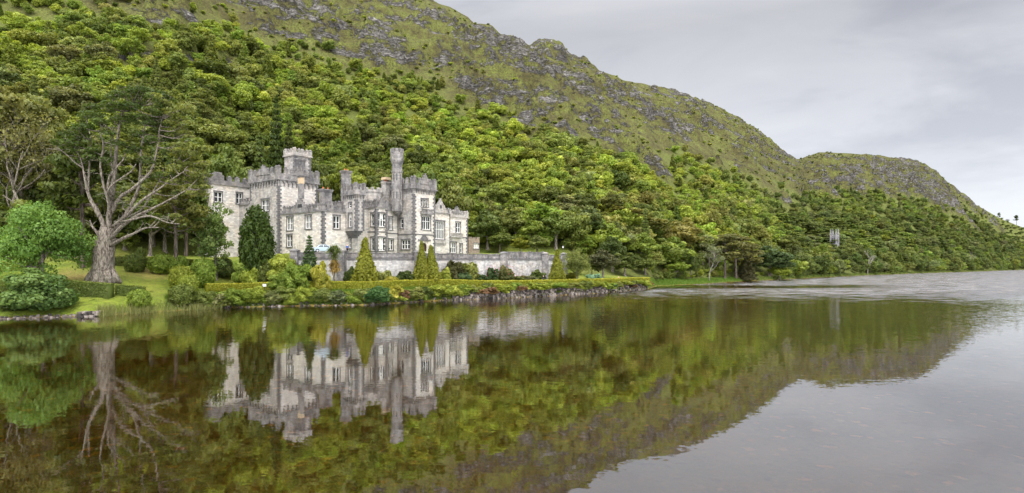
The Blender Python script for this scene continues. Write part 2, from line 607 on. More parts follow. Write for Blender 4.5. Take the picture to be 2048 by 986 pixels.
fr_ = strata(XX, YY, ZZ)
brk = sstep(.42, .60, fbm(XX / 26 + 14, YY / 26 + 77, 3))
cliff = sstep(.0, .06, fr_) * (1 - sstep(.26, .36, fr_)) * brk * ab
rk = np.clip(np.maximum(rk * .9, cliff * 1.15), 0, 1.2)
lawn = (1 - hillm) * (ZZ > 0.25)
bed = 1.0 - sstep(-0.1, 0.2, ZZ)
dry = ell(PX, HOR - (ZZ - EYE) * F / YY, [(300, 542, 40, 8), (150, 550, 36, 9), (520, 545, 34, 10), (330, 553, 60, 5), (560, 552, 40, 7)], 0.9)
for nm, arr in (("rock", rk * hillm), ("wood", np.maximum(wd * hillm, under * (1 - rk)) * (1 - ab)), ("lawn", lawn), ("bed", bed), ("dry", dry), ("above", ab * hillm)):
    a = me.attributes.new(nm, 'FLOAT', 'POINT')
    a.data.foreach_set("value", np.ascontiguousarray(arr, np.float32).ravel())

t = NT("ground")
P1 = t.world()
n_big = t.noise(0.045, P1, 5, 0.6)
n_mid = t.noise(0.22, P1, 6, 0.62)
n_fine = t.noise(1.3, P1, 5, 0.65)
grass = t.ramp(t.math('MULTIPLY_ADD', n_mid, 0.6, t.math('MULTIPLY', n_big, 0.4)), [(0.34, (0.040, 0.034, 0.016)), (0.45, (0.078, 0.070, 0.025)), (0.54, (0.098, 0.104, 0.027)), (0.66, (0.132, 0.148, 0.033))])
grass = t.mix(t.ramp(n_fine, [(0.38, 0.85), (0.56, 0.0)]), grass, (0.030, 0.030, 0.012))
P2 = t.world((1, 1, 2.6))
r1 = t.noise(0.35, P2, 8, 0.7, 0.6)
r2 = t.noise(2.0, P2, 6, 0.7)
rockv = t.ramp(n_big, [(0.3, 0.55), (0.7, 1.25)])
rockc = t.ramp(t.math('MULTIPLY_ADD', r1, 0.65, t.math('MULTIPLY', r2, 0.35)), [(0.40, (0.014, 0.013, 0.012)), (0.47, (0.052, 0.048, 0.043)), (0.53, (0.120, 0.112, 0.101)), (0.64, (0.30, 0.285, 0.265))])  # darkest stops paint the shade of crevices into the rock colour
r0 = t.noise(0.11, t.world((1, 1, 1.8)), 9, 0.68, 0.4)
rmask = t.math('MULTIPLY_ADD', t.attr("rock"), 0.70, t.math('MULTIPLY_ADD', r0, 3.1, -1.62))
rmask = t.ramp(rmask, [(0.40, 0.0), (0.58, 1.0)])
# loose stones and slabs showing through the heather above the trees
scree = t.ramp(t.math('MULTIPLY_ADD', r2, 0.6, t.math('MULTIPLY', r1, 0.4)), [(0.58, 0.0), (0.64, 0.5)])
rockc = t.mix(1.0, rockc, rockv, 'MULTIPLY')
rmask = t.math('MAXIMUM', rmask, t.math('MULTIPLY', scree, t.attr("above")))
hill = t.mix(rmask, grass, rockc)
under = t.mix(n_fine, (0.060, 0.072, 0.018), (0.120, 0.140, 0.030))
hill = t.mix(t.math('MULTIPLY', t.attr("wood"), 0.8), hill, under)
turf = t.ramp(n_mid, [(0.3, (0.085, 0.135, 0.016)), (0.55, (0.16, 0.21, 0.022)), (0.75, (0.21, 0.23, 0.035))])
turf = t.mix(t.ramp(n_fine, [(0.36, 0.65), (0.58, 0.0)]), turf, (0.06, 0.078, 0.015))
turf = t.mix(t.ramp(n_big, [(0.45, 0.0), (0.62, 0.6)]), turf, (0.20, 0.19, 0.045))
turf = t.mix(t.math('MULTIPLY', t.ramp(t.attr("dry"), [(0.1, 0.0), (0.8, 0.75)]), t.ramp(n_mid, [(0.35, 0.3), (0.6, 1.0)])), turf, (0.36, 0.24, 0.10))
c = t.mix(t.attr("lawn"), hill, turf)
# the lake bed: brown silt with ochre stones
vo = t.new("ShaderNodeTexVoronoi")
vo.inputs["Scale"].default_value = 1.1
vo.inputs["Randomness"].default_value = 1.0
wv = t.new("ShaderNodeVectorMath", operation='ADD')
nn = t.new("ShaderNodeTexNoise")
nn.inputs["Scale"].default_value = 1.2
t.t.links.new(P1, nn.inputs["Vector"])
t.t.links.new(P1, wv.inputs[0])
t.t.links.new(nn.outputs["Color"], wv.inputs[1])
t.t.links.new(wv.outputs[0], vo.inputs["Vector"])
stone_m = t.ramp(vo.outputs["Distance"], [(0.18, 1.0), (0.42, 0.0)])
sel = t.new("ShaderNodeSeparateXYZ")
t.t.links.new(vo.outputs["Color"], sel.inputs[0])
stc = t.ramp(sel.outputs[0], [(0.0, (0.15, 0.09, 0.03)), (0.55, (0.32, 0.19, 0.05)), (0.75, (0.62, 0.30, 0.05)), (0.94, (0.8, 0.42, 0.07)), (1.0, (0.55, 0.45, 0.3))])
silt = t.mix(n_big, (0.24, 0.155, 0.045), (0.48, 0.31, 0.09))
silt = t.mix(t.ramp(n_mid, [(0.4, 0.0), (0.7, 0.8)]), silt, (0.15, 0.16, 0.035))
bedc = t.mix(t.math('MULTIPLY', stone_m, t.ramp(n_mid, [(0.35, 0.2), (0.55, 0.95)])), silt, stc)
c = t.mix(t.attr("bed"), c, bedc)
hgt = t.math('MULTIPLY_ADD', r1, rmask, t.math('MULTIPLY', n_fine, 0.35))
M["ground"] = t.done(t.principled(c, 0.92, 0.12, normal=t.bump(hgt, 1.6, 1.0)))
me.materials.append(M["ground"])
ground = link(bpy.data.objects.new("mountain_ground", me))
tag(ground, "rocky green mountainside rising from the lake shore", "hillside", kind="structure")

# ---------------------------------------------------------------- the lake
t = NT("lake_water")
geo = t.new("ShaderNodeNewGeometry")
sp = t.new("ShaderNodeSeparateXYZ")
t.t.links.new(geo.outputs["Position"], sp.inputs[0])
wx, wy = sp.outputs[0], sp.outputs[1]


def ripple(scale, sx, sy, detail):
    mp = t.new("ShaderNodeMapping")
    mp.inputs["Scale"].default_value = (sx, sy, 1)
    mp.inputs["Rotation"].default_value = (0, 0, 0.12)
    t.t.links.new(geo.outputs["Position"], mp.inputs[0])
    n = t.new("ShaderNodeTexNoise")
    n.inputs["Scale"].default_value = scale
    n.inputs["Detail"].default_value = detail
    n.inputs["Roughness"].default_value = 0.6
    t.t.links.new(mp.outputs[0], n.inputs["Vector"])
    v = t.new("ShaderNodeVectorMath", operation='SUBTRACT')
    t.t.links.new(n.outputs["Color"], v.inputs[0])
    v.inputs[1].default_value = (0.5, 0.5, 0.5)
    return v.outputs[0]


small = ripple(1.6, 0.55, 1.5, 3)
tiny = ripple(5.0, 0.7, 1.3, 2)
vadd = t.new("ShaderNodeVectorMath", operation='ADD')
t.t.links.new(small, vadd.inputs[0])
t.t.links.new(tiny, vadd.inputs[1])


def mrange(v, a, b, lo, hi):
    n = t.new("ShaderNodeMapRange", interpolation_type='SMOOTHSTEP')
    for k, q in (("Value", v), ("From Min", a), ("From Max", b), ("To Min", lo), ("To Max", hi)):
        t.put(n.inputs[k], q)
    return n.outputs[0]


ratio = t.math('DIVIDE', wx, t.math('MAXIMUM', wy, 1.0))
patch = t.noise(0.028, t.world((0.5, 1.0, 1.0)), 3, 0.5)
patch2 = t.noise(0.3, t.world((0.5, 0.9, 1.0)), 5, 0.7)
near = t.math('ADD', mrange(wy, 30, 58, 0.016, 0.040), mrange(wy, 50, 82, 0.0, 0.085))
# a breeze roughens the water further out towards the right
breeze = t.math('MULTIPLY', mrange(t.math('MULTIPLY_ADD', patch2, 60.0, wy), 126, 190, 0.0, 1.0), mrange(t.math('MULTIPLY_ADD', patch, 0.25, ratio), 0.20, 0.36, 0.0, 1.0))
calm = t.math('MULTIPLY', mrange(wy, 150, 172, 0.0, 1.0), mrange(t.math('MULTIPLY_ADD', patch, 120.0, wy), 235, 262, 1.0, 0.0))
calm = t.math('MULTIPLY', calm, mrange(ratio, 0.55, 0.75, 0.9, 0.0))
breeze = t.math('MULTIPLY', breeze, t.math('SUBTRACT', 1.0, calm))
breeze = t.math('MULTIPLY', breeze, mrange(patch2, 0.36, 0.62, 0.15, 1.3))
sc0 = t.new("ShaderNodeVectorMath", operation='SCALE')
t.t.links.new(vadd.outputs[0], sc0.inputs[0])
t.put(sc0.inputs["Scale"], near)
# wavelets driven by the breeze turn their steeper flanks to the near shore
fl_ = t.new("ShaderNodeVectorMath", operation='ABSOLUTE')
t.t.links.new(vadd.outputs[0], fl_.inputs[0])
fl2 = t.new("ShaderNodeVectorMath", operation='SCALE')
t.t.links.new(fl_.outputs[0], fl2.inputs[0])
t.put(fl2.inputs["Scale"], t.math('MULTIPLY', breeze, -2.7))
sc = t.new("ShaderNodeVectorMath", operation='ADD')
t.t.links.new(sc0.outputs[0], sc.inputs[0])
t.t.links.new(fl2.outputs[0], sc.inputs[1])
fl = t.new("ShaderNodeVectorMath", operation='MULTIPLY_ADD')
t.t.links.new(sc.outputs[0], fl.inputs[0])
fl.inputs[1].default_value = (0.6, 1, 0)
fl.inputs[2].default_value = (0, 0, 1)
nrm = t.new("ShaderNodeVectorMath", operation='NORMALIZE')
t.t.links.new(fl.outputs[0], nrm.inputs[0])
fr = t.new("ShaderNodeFresnel")
fr.inputs["IOR"].default_value = 2.4
t.t.links.new(nrm.outputs[0], fr.inputs["Normal"])
gl = t.new("ShaderNodeBsdfGlossy")
gl.inputs["Roughness"].default_value = 0.015
t.put(gl.inputs["Color"], (0.95, 0.96, 0.96))
t.t.links.new(nrm.outputs[0], gl.inputs["Normal"])
tr = t.new("ShaderNodeBsdfTransparent")
t.put(tr.inputs["Color"], (0.80, 0.66, 0.38))
mx = t.new("ShaderNodeMixShader")
t.put(mx.inputs[0], t.math('MULTIPLY_ADD', fr.outputs[0], 0.80, 0.23, clamp=True))
t.t.links.new(tr.outputs[0], mx.inputs[1])
t.t.links.new(gl.outputs[0], mx.inputs[2])
M["water"] = t.done(mx.outputs[0])
mb = MB()
mb.add([(-1500, -60, 0), (2600, -60, 0), (2600, 1500, 0), (-1500, 1500, 0)], [(0, 1, 2, 3)])
lake = mb.build("lake_water", M["water"])
tag(lake, "calm dark lake mirroring the castle and the wooded mountain", "lake", kind="structure")

# ---------------------------------------------------------------- foliage: leaf sprays gathered in clumps
def leaf_mesh(name, cen, nrm, size, tone, mat, aspect=1.5, rng=NP, extra=None):
    """quads at cen facing nrm; extra = MB of solid pieces (branches, cores) with their own material"""
    n = len(cen)
    nrm = nrm / np.maximum(np.linalg.norm(nrm, axis=1, keepdims=True), 1e-6)
    ref = rng.normal(size=(n, 3))
    a = np.cross(nrm, ref)
    a /= np.maximum(np.linalg.norm(a, axis=1, keepdims=True), 1e-6)
    b = np.cross(nrm, a)
    s = (np.asarray(size) * rng.uniform(0.6, 1.35, n))[:, None] * 0.5
    a, b = a * s * aspect, b * s
    co = np.stack([cen - a, cen - b * 0.95 + a * 0.1, cen + a, cen + b], 1).reshape(-1, 3)
    me = bpy.data.meshes.new(name)
    ev, ef, em = [], [], []
    if extra is not None:
        ev, ef, em = extra.v, extra.f, extra.m
    nv = len(co) + len(ev)
    me.vertices.add(nv)
    allc = np.concatenate([co, np.array(ev, float).reshape(-1, 3)]) if ev else co
    me.vertices.foreach_set("co", allc.astype(np.float32).ravel())
    li = list(range(4 * n))
    starts = list(range(0, 4 * n, 4))
    for f in ef:
        starts.append(len(li))
        li.extend(4 * n + i for i in f)
    me.loops.add(len(li))
    me.loops.foreach_set("vertex_index", li)
    me.polygons.add(len(starts))
    me.polygons.foreach_set("loop_start", starts)
    me.update(calc_edges=True)
    me.materials.append(mat[0] if isinstance(mat, tuple) else mat)
    if isinstance(mat, tuple):
        for q in mat[1:]:
            me.materials.append(q)
    me.polygons.foreach_set("material_index", [0] * n + list(em))
    at_ = me.attributes.new("tone", 'FLOAT', 'FACE')
    at_.data.foreach_set("value", np.concatenate([np.clip(tone, 0, 1), np.full(len(ef), 0.25)]).astype(np.float32))
    return me


def clump_leaves(clumps, per, size, jitter=0.55, rng=NP, tone_c=0.22, tone_l=0.14, up=0.25, fill=(0.62, 1.08)):
    """clumps: rows cx, cy, cz, rx, ry, rz -> centres, normals, sizes and tones of leaves spread through them"""
    C, N, S, T = [], [], [], []
    clumps = np.asarray(clumps, float)
    vol = (clumps[:, 3] * clumps[:, 4] * clumps[:, 5]) ** (2 / 3)
    wts = vol / vol.mean()
    for row, w in zip(clumps, wts):
        k = max(6, int(per * w))
        d = rng.normal(size=(k, 3))
        d[:, 2] += up
        d /= np.linalg.norm(d, axis=1, keepdims=True)
        r = rng.uniform(*fill, k) + rng.normal(0, 0.05, k)
        C.append(row[:3] + d * r[:, None] * row[3:6])
        N.append(d / row[3:6] * row[3:6].mean() + rng.normal(0, jitter, (k, 3)) + np.array([0, 0, 0.25]))
        S.append(np.full(k, size))
        tc = 0.5 + rng.normal(0, tone_c)
        T.append(np.clip(tc + rng.normal(0, tone_l, k), 0.02, 1))
    return np.concatenate(C), np.concatenate(N), np.concatenate(S), np.concatenate(T)


def broadleaf(seed, H=10.0, W=9.0, base=0.22, nc=46, per=150, size=0.42, flat=1.0, mat="leaf", lean=0.0):
    """-> (crown mesh, trunk mesh) of a round-headed tree H high and W wide standing at the origin"""
    rng = np.random.default_rng(seed)
    cl, tips = [], []
    z0 = H * base
    ch = H - z0
    # two or three leading masses make the outline uneven
    lobes = [(rng.uniform(-.22, .22) * W, rng.uniform(-.22, .22) * W, z0 + ch * rng.uniform(.40, .62), rng.uniform(.26, .36) * W, ch * rng.uniform(.30, .44)) for _ in range(4)]
    lobes.append((lean * W * 0.1, 0, z0 + ch * 0.52, .36 * W, ch * .46))
    for k in range(nc):
        L = lobes[k % len(lobes)]
        d = rng.normal(size=3)
        d[2] = d[2] * 0.8 + 0.15
        d /= np.linalg.norm(d)
        rr = rng.uniform(0.55, 1.0) if k % 4 else rng.uniform(0.2, 0.6)
        p = np.array([L[0] + d[0] * L[3] * rr, L[1] + d[1] * L[3] * rr, L[4] * d[2] * rr + L[2]])
        r = W * rng.uniform(0.075, 0.15)
        p[2] = np.clip(p[2], z0 * 0.9 + r * 0.5, H - r * 0.65)
        cl.append([*p, r * rng.uniform(1.0, 1.4), r * rng.uniform(1.0, 1.4), r * rng.uniform(0.6, 0.85) * flat])
        tips.append(p)
    c, n, s, tn = clump_leaves(cl, per, size, rng=rng)
    crown = leaf_mesh("crown", c, n, s, tn, M[mat], rng=rng)
    tb = MB()
    r0 = W * 0.032 + 0.06
    top = np.array([lean * W * 0.08, 0, H * 0.72])
    tb.tube(curve_pts([(0, 0, -0.4), (rng.uniform(-.1, .1), 0, H * .2), tuple(top * 0.6), tuple(top)], 3), np.interp(np.linspace(0, 1, 10), [0, .1, .6, 1], [r0 * 1.7, r0, r0 * .6, r0 * .15]), 8)
    for k in rng.choice(nc, min(9, nc), replace=False):
        s0 = top * rng.uniform(0.35, 0.75)
        m = (s0 + tips[k]) / 2 + np.array([0, 0, -0.05 * H])
        tb.tube(curve_pts([s0, m, tips[k]], 3), np.linspace(r0 * .45, r0 * .08, 7), 5)
    return crown, tb.mesh("trunk", M["bark"])


def pine(seed, H=12.0, W=7.0, pads=13, per=210, size=0.34, base=0.45, mat="leaf"):
    """an old pine: bare trunk, crooked limbs, flat dark pads of needles"""
    rng = np.random.default_rng(seed)
    tb = MB()
    lean = rng.uniform(-.06, .06) * H
    tr = [(0, 0, -.4), (lean * .3, 0, H * .35), (lean * .8, .1, H * .7), (lean, 0, H * .93)]
    r0 = 0.022 * H + .05
    tb.tube(curve_pts(tr, 4), np.linspace(r0, r0 * .25, 13), 7)
    cl = []
    for k in range(pads):
        f = base + (0.95 - base) * (k + rng.uniform(0, .6)) / pads
        a = k * 2.4 + rng.uniform(-.4, .4)
        reach = W * 0.5 * rng.uniform(0.45, 1.0) * (1.05 - 0.55 * (f - base) / (1 - base))
        s0 = np.array([lean * f, 0, H * f * .93])
        tip = s0 + np.array([math.cos(a) * reach, math.sin(a) * reach, rng.uniform(.02, .10) * H])
        tb.tube(curve_pts([s0, (s0 + tip) / 2 + np.array([0, 0, -.02 * H]), tip], 3), np.linspace(r0 * .4, r0 * .1, 7), 5)
        for q in range(3):
            r = W * rng.uniform(.10, .17)
            cl.append([tip[0] + rng.uniform(-1, 1) * r, tip[1] + rng.uniform(-1, 1) * r, tip[2] + rng.uniform(-.1, .35) * r, r * 1.25, r * 1.25, r * .42])
    cl.append([lean, 0, H * .95, W * .17, W * .17, W * .08])
    c, n, s, tn = clump_leaves(cl, per * 0.45, size, rng=rng, jitter=0.8)
    return leaf_mesh("crown", c, n, s, tn, M[mat], aspect=1.9, rng=rng), tb.mesh("trunk", M["bark_dark"])


def conifer(seed, H=12.0, W=5.0, per=60, size=0.34, base=0.04, power=0.85, mat="leaf", droop=0.18, layers=17):
    """a spire: whorls of boughs that narrow to the tip"""
    rng = np.random.default_rng(seed)
    cl = []
    for k in range(layers):
        f = base + (1 - base) * k / layers
        rad = W * 0.5 * (1 - f) ** power + 0.02 * W
        nb = max(4, int(11 * (1 - f) + 3))
        for j in range(nb):
            a = 6.2832 * (j + rng.uniform(-.3, .3)) / nb + k
            rr = rad * rng.uniform(.62, 1.02)
            r = max(0.10 * W * (1 - f * .6), .15)
            cl.append([math.cos(a) * rr * .8, math.sin(a) * rr * .8, H * f + H * .03 - droop * rr * rng.uniform(.3, 1), r * 1.15, r * 1.15, r * .75])
    cl.append([0, 0, H * .97, W * .04, W * .04, H * .035])
    c, n, s, tn = clump_leaves(cl, per, size, rng=rng, jitter=0.7)
    tb = MB()
    tb.tube([(0, 0, -.3), (0, 0, H * .5), (0, 0, H * .96)], [W * .05 + .05, W * .035, .03], 7)
    return leaf_mesh("crown", c, n, s, tn, M[mat], aspect=1.8, rng=rng), tb.mesh("trunk", M["bark_dark"])


def flame_tree(seed, H=10.0, W=6.5, per=120, size=0.26, egg=0.45, nc=70, mat="leaf", sharp=0.0):
    """a dense upright evergreen (yew, golden cypress): a solid egg or cone of upswept sprays"""
    rng = np.random.default_rng(seed)
    cl = []
    for k in range(nc):
        f = ((k + .5) / nc)
        a = k * 2.39996
        prof = (1 - f) ** 0.85 if sharp else math.sin(math.pi * min(1, (0.14 + 0.86 * f) ** egg * 1.0 if egg < 1 else f)) ** 0.75
        if not sharp:
            prof = (max(0, 1 - ((f - .42) / .60) ** 2)) ** 0.55 if f > .42 else 1 - .28 * ((.42 - f) / .42) ** 2
        rad = W * .5 * prof
        r = W * rng.uniform(.075, .12)
        rr = max(0, rad - r * .7) * rng.uniform(.85, 1.05)
        cl.append([math.cos(a) * rr, math.sin(a) * rr, H * (.06 + .86 * f) + rng.uniform(-.02, .03) * H, r, r, r * 2.0])
    cl.append([0, 0, H * .40, W * .33, W * .33, H * .36])
    c, n, s, tn = clump_leaves(cl, per, size, rng=rng, jitter=0.45, tone_c=.16)
    tb = MB()
    tb.tube([(0, 0, -.3), (0, 0, H * .4), (0, 0, H * .7)], [W * .05, W * .04, .05], 7)
    return leaf_mesh("crown", c, n, s, tn, M[mat], aspect=2.0, rng=rng), tb.mesh("trunk", M["bark_dark"])


def bush(seed, nc=26, per=130, size=0.085, mat="leaf", spiky=0.0):
    """an irregular shrub in a unit box: one wide, one high, foot at the origin"""
    rng = np.random.default_rng(seed)
    cl = []
    for k in range(nc):
        a = rng.uniform(0, 6.2832)
        f = rng.uniform(0, 1)
        rr = .40 * math.sqrt(rng.uniform(0.15, 1))
        z = .10 + .72 * f * math.sqrt(max(0, 1 - (rr / .48) ** 2)) + rng.uniform(-.03, .06)
        r = rng.uniform(.10, .17)
        cl.append([math.cos(a) * rr, math.sin(a) * rr, z, r, r, r * rng.uniform(.75, 1.1)])
    cl.append([0, 0, .36, .33, .33, .34])
    c, n, s, tn = clump_leaves(cl, per, size, rng=rng)
    c[:, 2] = np.maximum(c[:, 2], 0.0)
    return leaf_mesh("foliage", c, n, s, tn, M[mat], aspect=1.5 + spiky, rng=rng)


def clipped(seed, size=0.06, n=3400, flat=2.6):
    """a close-clipped dome in a unit box"""
    rng = np.random.default_rng(seed)
    d = rng.normal(size=(n, 3))
    d /= np.linalg.norm(d, axis=1, keepdims=True)
    p = np.sign(d) * np.abs(d)
    rad = (np.abs(d[:, 0]) ** flat + np.abs(d[:, 1]) ** flat + np.abs(d[:, 2]) ** flat) ** (-1 / flat)
    bump_ = 1 + .07 * np.sin(d[:, 0] * 7 + seed) * np.sin(d[:, 1] * 6 + 2 * seed) + .06 * np.sin(d[:, 2] * 9 + d[:, 0] * 5)
    q = p * (rad * rng.uniform(.80, 1.03, n) * bump_)[:, None]
    c = q * np.array([.47, .47, .49]) + np.array([0, 0, .47])
    keep = c[:, 2] > 0
    tn = .5 + .2 * np.sin(d[:, 0] * 9 + seed) * np.sin(d[:, 2] * 8) + rng.normal(0, .17, n)
    nn = d + rng.normal(0, .5, (n, 3))
    core = MB()
    ring = [[(math.cos(6.2832 * k / 14) * .36 * math.cos(e), math.sin(6.2832 * k / 14) * .36 * math.cos(e), .44 + .38 * math.sin(e)) for k in range(14)] for e in (-1.3, -.7, 0, .5, 1.0, 1.45)]
    vs = [v for r in ring for v in r]
    core.add([(x, y, max(0, z)) for x, y, z in vs], [(i * 14 + k, i * 14 + (k + 1) % 14, (i + 1) * 14 + (k + 1) % 14, (i + 1) * 14 + k) for i in range(5) for k in range(14)])
    return leaf_mesh("foliage", c[keep], nn[keep], np.full(keep.sum(), size), tn[keep], M["leaf"], aspect=1.3, rng=rng, extra=core)


def hedge_mesh(path, width, height, size=0.17, per_m2=75, seed=1, wav=0.10, shag=0.0):
    """a clipped hedge along path (x, y, z of its foot)"""
    rng = np.random.default_rng(seed)
    P = [Vector(p) for p in path]
    C, N, T = [], [], []
    core = MB()
    for a, b in zip(P[:-1], P[1:]):
        L = (b - a).length
        d = (b - a) / L
        sd_ = Vector((d.y, -d.x, 0)).normalized()
        n = int(L * (width + 2 * height) * per_m2)
        tt = rng.uniform(0, 1, n)
        s = rng.uniform(-height, width + height, n)
        side = np.where(s < 0, -width / 2, np.where(s > width, width / 2, s - width / 2))
        hh = np.where(s < 0, height + s, np.where(s > width, height - (s - width), height))
        nx = np.where(s < 0, -1.0, np.where(s > width, 1.0, 0.0))
        nz = np.where((s >= 0) & (s <= width), 1.0, 0.15)
        w_x = a.x + d.x * L * tt
        w_y = a.y + d.y * L * tt
        lump = wav * 2 * (fbm(w_x / 0.9 + seed, w_y / 0.9 + hh * .8, 2) - .5) + shag * (fbm(w_x / 1.7, w_y / 1.7 + seed + hh * .4, 3) - .5)
        side = side + nx * lump
        hh = np.maximum(hh + nz * lump * 0.8, 0.02)
        zb = a.z + (b.z - a.z) * tt
        C.append(np.stack([w_x + sd_.x * side, w_y + sd_.y * side, zb + hh], 1) + rng.normal(0, .035, (n, 3)))
        N.append(np.stack([sd_.x * nx, sd_.y * nx, nz], 1) + rng.normal(0, .5, (n, 3)))
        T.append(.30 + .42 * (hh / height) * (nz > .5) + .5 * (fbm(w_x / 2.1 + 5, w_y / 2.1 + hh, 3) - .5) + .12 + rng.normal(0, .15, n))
        w2 = width / 2 - .14
        q = [a + sd_ * w2, b + sd_ * w2, b - sd_ * w2, a - sd_ * w2]
        hcore = max(height - .16, .1)
        core.add([tuple(p) for p in q] + [(p.x, p.y, p.z + hcore) for p in q], [(4, 5, 6, 7), (0, 1, 5, 4), (1, 2, 6, 5), (2, 3, 7, 6), (3, 0, 4, 7)])
    C, N, T = np.concatenate(C), np.concatenate(N), np.concatenate(T)
    return leaf_mesh("hedge", C, N, np.full(len(C), size), T, M["leaf"], aspect=1.4, rng=rng, extra=core)


TINT = {
    "lime": (0.195, 0.235, 0.030), "yellow": (0.270, 0.265, 0.036), "bright": (0.150, 0.208, 0.028), "green": (0.110, 0.143, 0.027), "mid": (0.125, 0.150, 0.034),
    "dark": (0.050, 0.072, 0.012), "deep": (0.078, 0.104, 0.022), "olive": (0.145, 0.162, 0.036), "brown": (0.150, 0.145, 0.034), "grey": (0.145, 0.160, 0.060),
    "blue": (0.062, 0.105, 0.036), "pale_blue": (0.16, 0.25, 0.17), "gold": (0.155, 0.165, 0.014), "pine": (0.060, 0.080, 0.016), "rust": (0.15, 0.09, 0.045), "yew": (0.042, 0.070, 0.010)}

PROTO = {
    "broad": [broadleaf(s, 10, 9, b, nc, 120, .40) for s, b, nc in ((1, .2, 60), (2, .16, 66), (3, .24, 56))],
    "tall": [broadleaf(s, 12, 7.5, .18, 60, 120, .38) for s in (4, 5)],
    "open": [broadleaf(6, 9, 9.5, .12, 100, 190, .19)],
    "pine": [pine(7), pine(8, 13, 7.5, 15)],
    "spruce": [conifer(9), conifer(10, 13, 4.6)],
    "yew": [flame_tree(11)],
    "birch": [broadleaf(15, 12, 6.5, .05, 84, 80, .26, flat=1.1)],
    "gold": [flame_tree(12, 6, 4, 110, .20, sharp=1.0, nc=90)],
}
BUSH = [bush(s) for s in (21, 22, 23)]
FINE = [bush(s, 44, 330, .044) for s in (26, 27)]
SPRAY = [bush(24, 34, 80, .075, spiky=.9), bush(25, 30, 80, .07, spiky=1.2)]
DOME = [clipped(s) for s in (31, 32)]
PSIZE = {"broad": (10, 9), "tall": (12, 7.5), "open": (9, 9.5), "pine": (12, 7), "spruce": (12, 5), "birch": (12, 6.5), "yew": (10, 6.5), "gold": (6, 4)}


def color_of(t, jit=0.0):
    c = TINT[t] if isinstance(t, str) else t
    g, h = 1 + R.uniform(-jit, jit), R.uniform(-.3, .3) * jit
    return (c[0] * g * (1 + h), c[1] * g * (1 - h * .5), c[2] * g, 1)


def tree(name, kind, loc, h, w, tint, label, group=None, var=None, jit=.12, bark_=None, cat="tree"):
    """one tree: an Empty at its foot with a trunk and a crown"""
    ps = PROTO[kind]
    crown, trunk = ps[R.randrange(len(ps)) if var is None else var % len(ps)]
    ph, pw = PSIZE[kind]
    root = empty(name, loc, R.uniform(0, 6.28))
    root.scale = (w / pw, w / pw, h / ph)
    tag(root, label, cat, group)
    k = link(bpy.data.objects.new("crown", crown), root)
    k.color = color_of(tint, jit)
    link(bpy.data.objects.new("trunk", trunk), root)
    return root


def tree_px(name, kind, px, Y, ytop, wpx, tint, label, group=None, var=None, zoff=0.0, ybase=None, **kw):
    """a tree whose foot is on the ground at column px and depth Y, sized to reach row ytop"""
    z = gz(px, Y) + zoff
    top = EYE + (HOR - ytop) * Y / F
    return tree(name, kind, at(px, Y, z), max(top - z, 1.0), wpx * Y / F, tint, label, group, var, **kw)


def shrub(name, meshes, px, dY, wpx, ytop, tint, label, group=None, var=0, depth=1.0, base='s', sink=.08, cat="shrub", jit=.1):
    """a shrub dY metres behind the shore line (base 's') or at the absolute depth dY (base 'y')"""
    Y = dY if base == 'y' else float(_ki(px, 1)) + dY
    z = gz(px, Y) - sink
    w = wpx * Y / F
    h = EYE + (HOR - ytop) * Y / F - z
    o = link(bpy.data.objects.new(name, meshes[var % len(meshes)]))
    o.location = at(px, Y, z)
    o.rotation_euler = (0, 0, R.uniform(0, 6.28) if depth == 1 else math.atan2(-o.location.x, o.location.y))
    o.scale = (w, w * depth, max(h, .3))
    o.color = color_of(tint, jit)
    return tag(o, label, cat, group)

# ---------------------------------------------------------------- the castle, built on its own axes: x along the long front, y along its short sides
EU, EV = Vector((0.58354, 0.81208)), Vector((-0.81208, 0.58354))
BX, BY, BZ = -48.73, 120.0, 9.3


def on_left(px, u):
    """y on the left-facing plane x = u seen at column px"""
    r = (px - 1024) / F
    return (r * (BY + u * EU.y) - BX - u * EU.x) / (EV.x - r * EV.y)


def on_right(px, v):
    r = (px - 1024) / F
    return (r * (BY + v * EV.y) - BX - v * EV.x) / (EU.x - r * EU.y)


def zrow(y, u, v):
    return EYE + (HOR - y) * (BY + u * EU.y + v * EV.y) / F - BZ


castle = empty("castle", (BX, BY, BZ), math.atan2(EU.y, EU.x))
tag(castle, "pale grey gothic castle with battlements and turrets above the lake terrace", "castle")


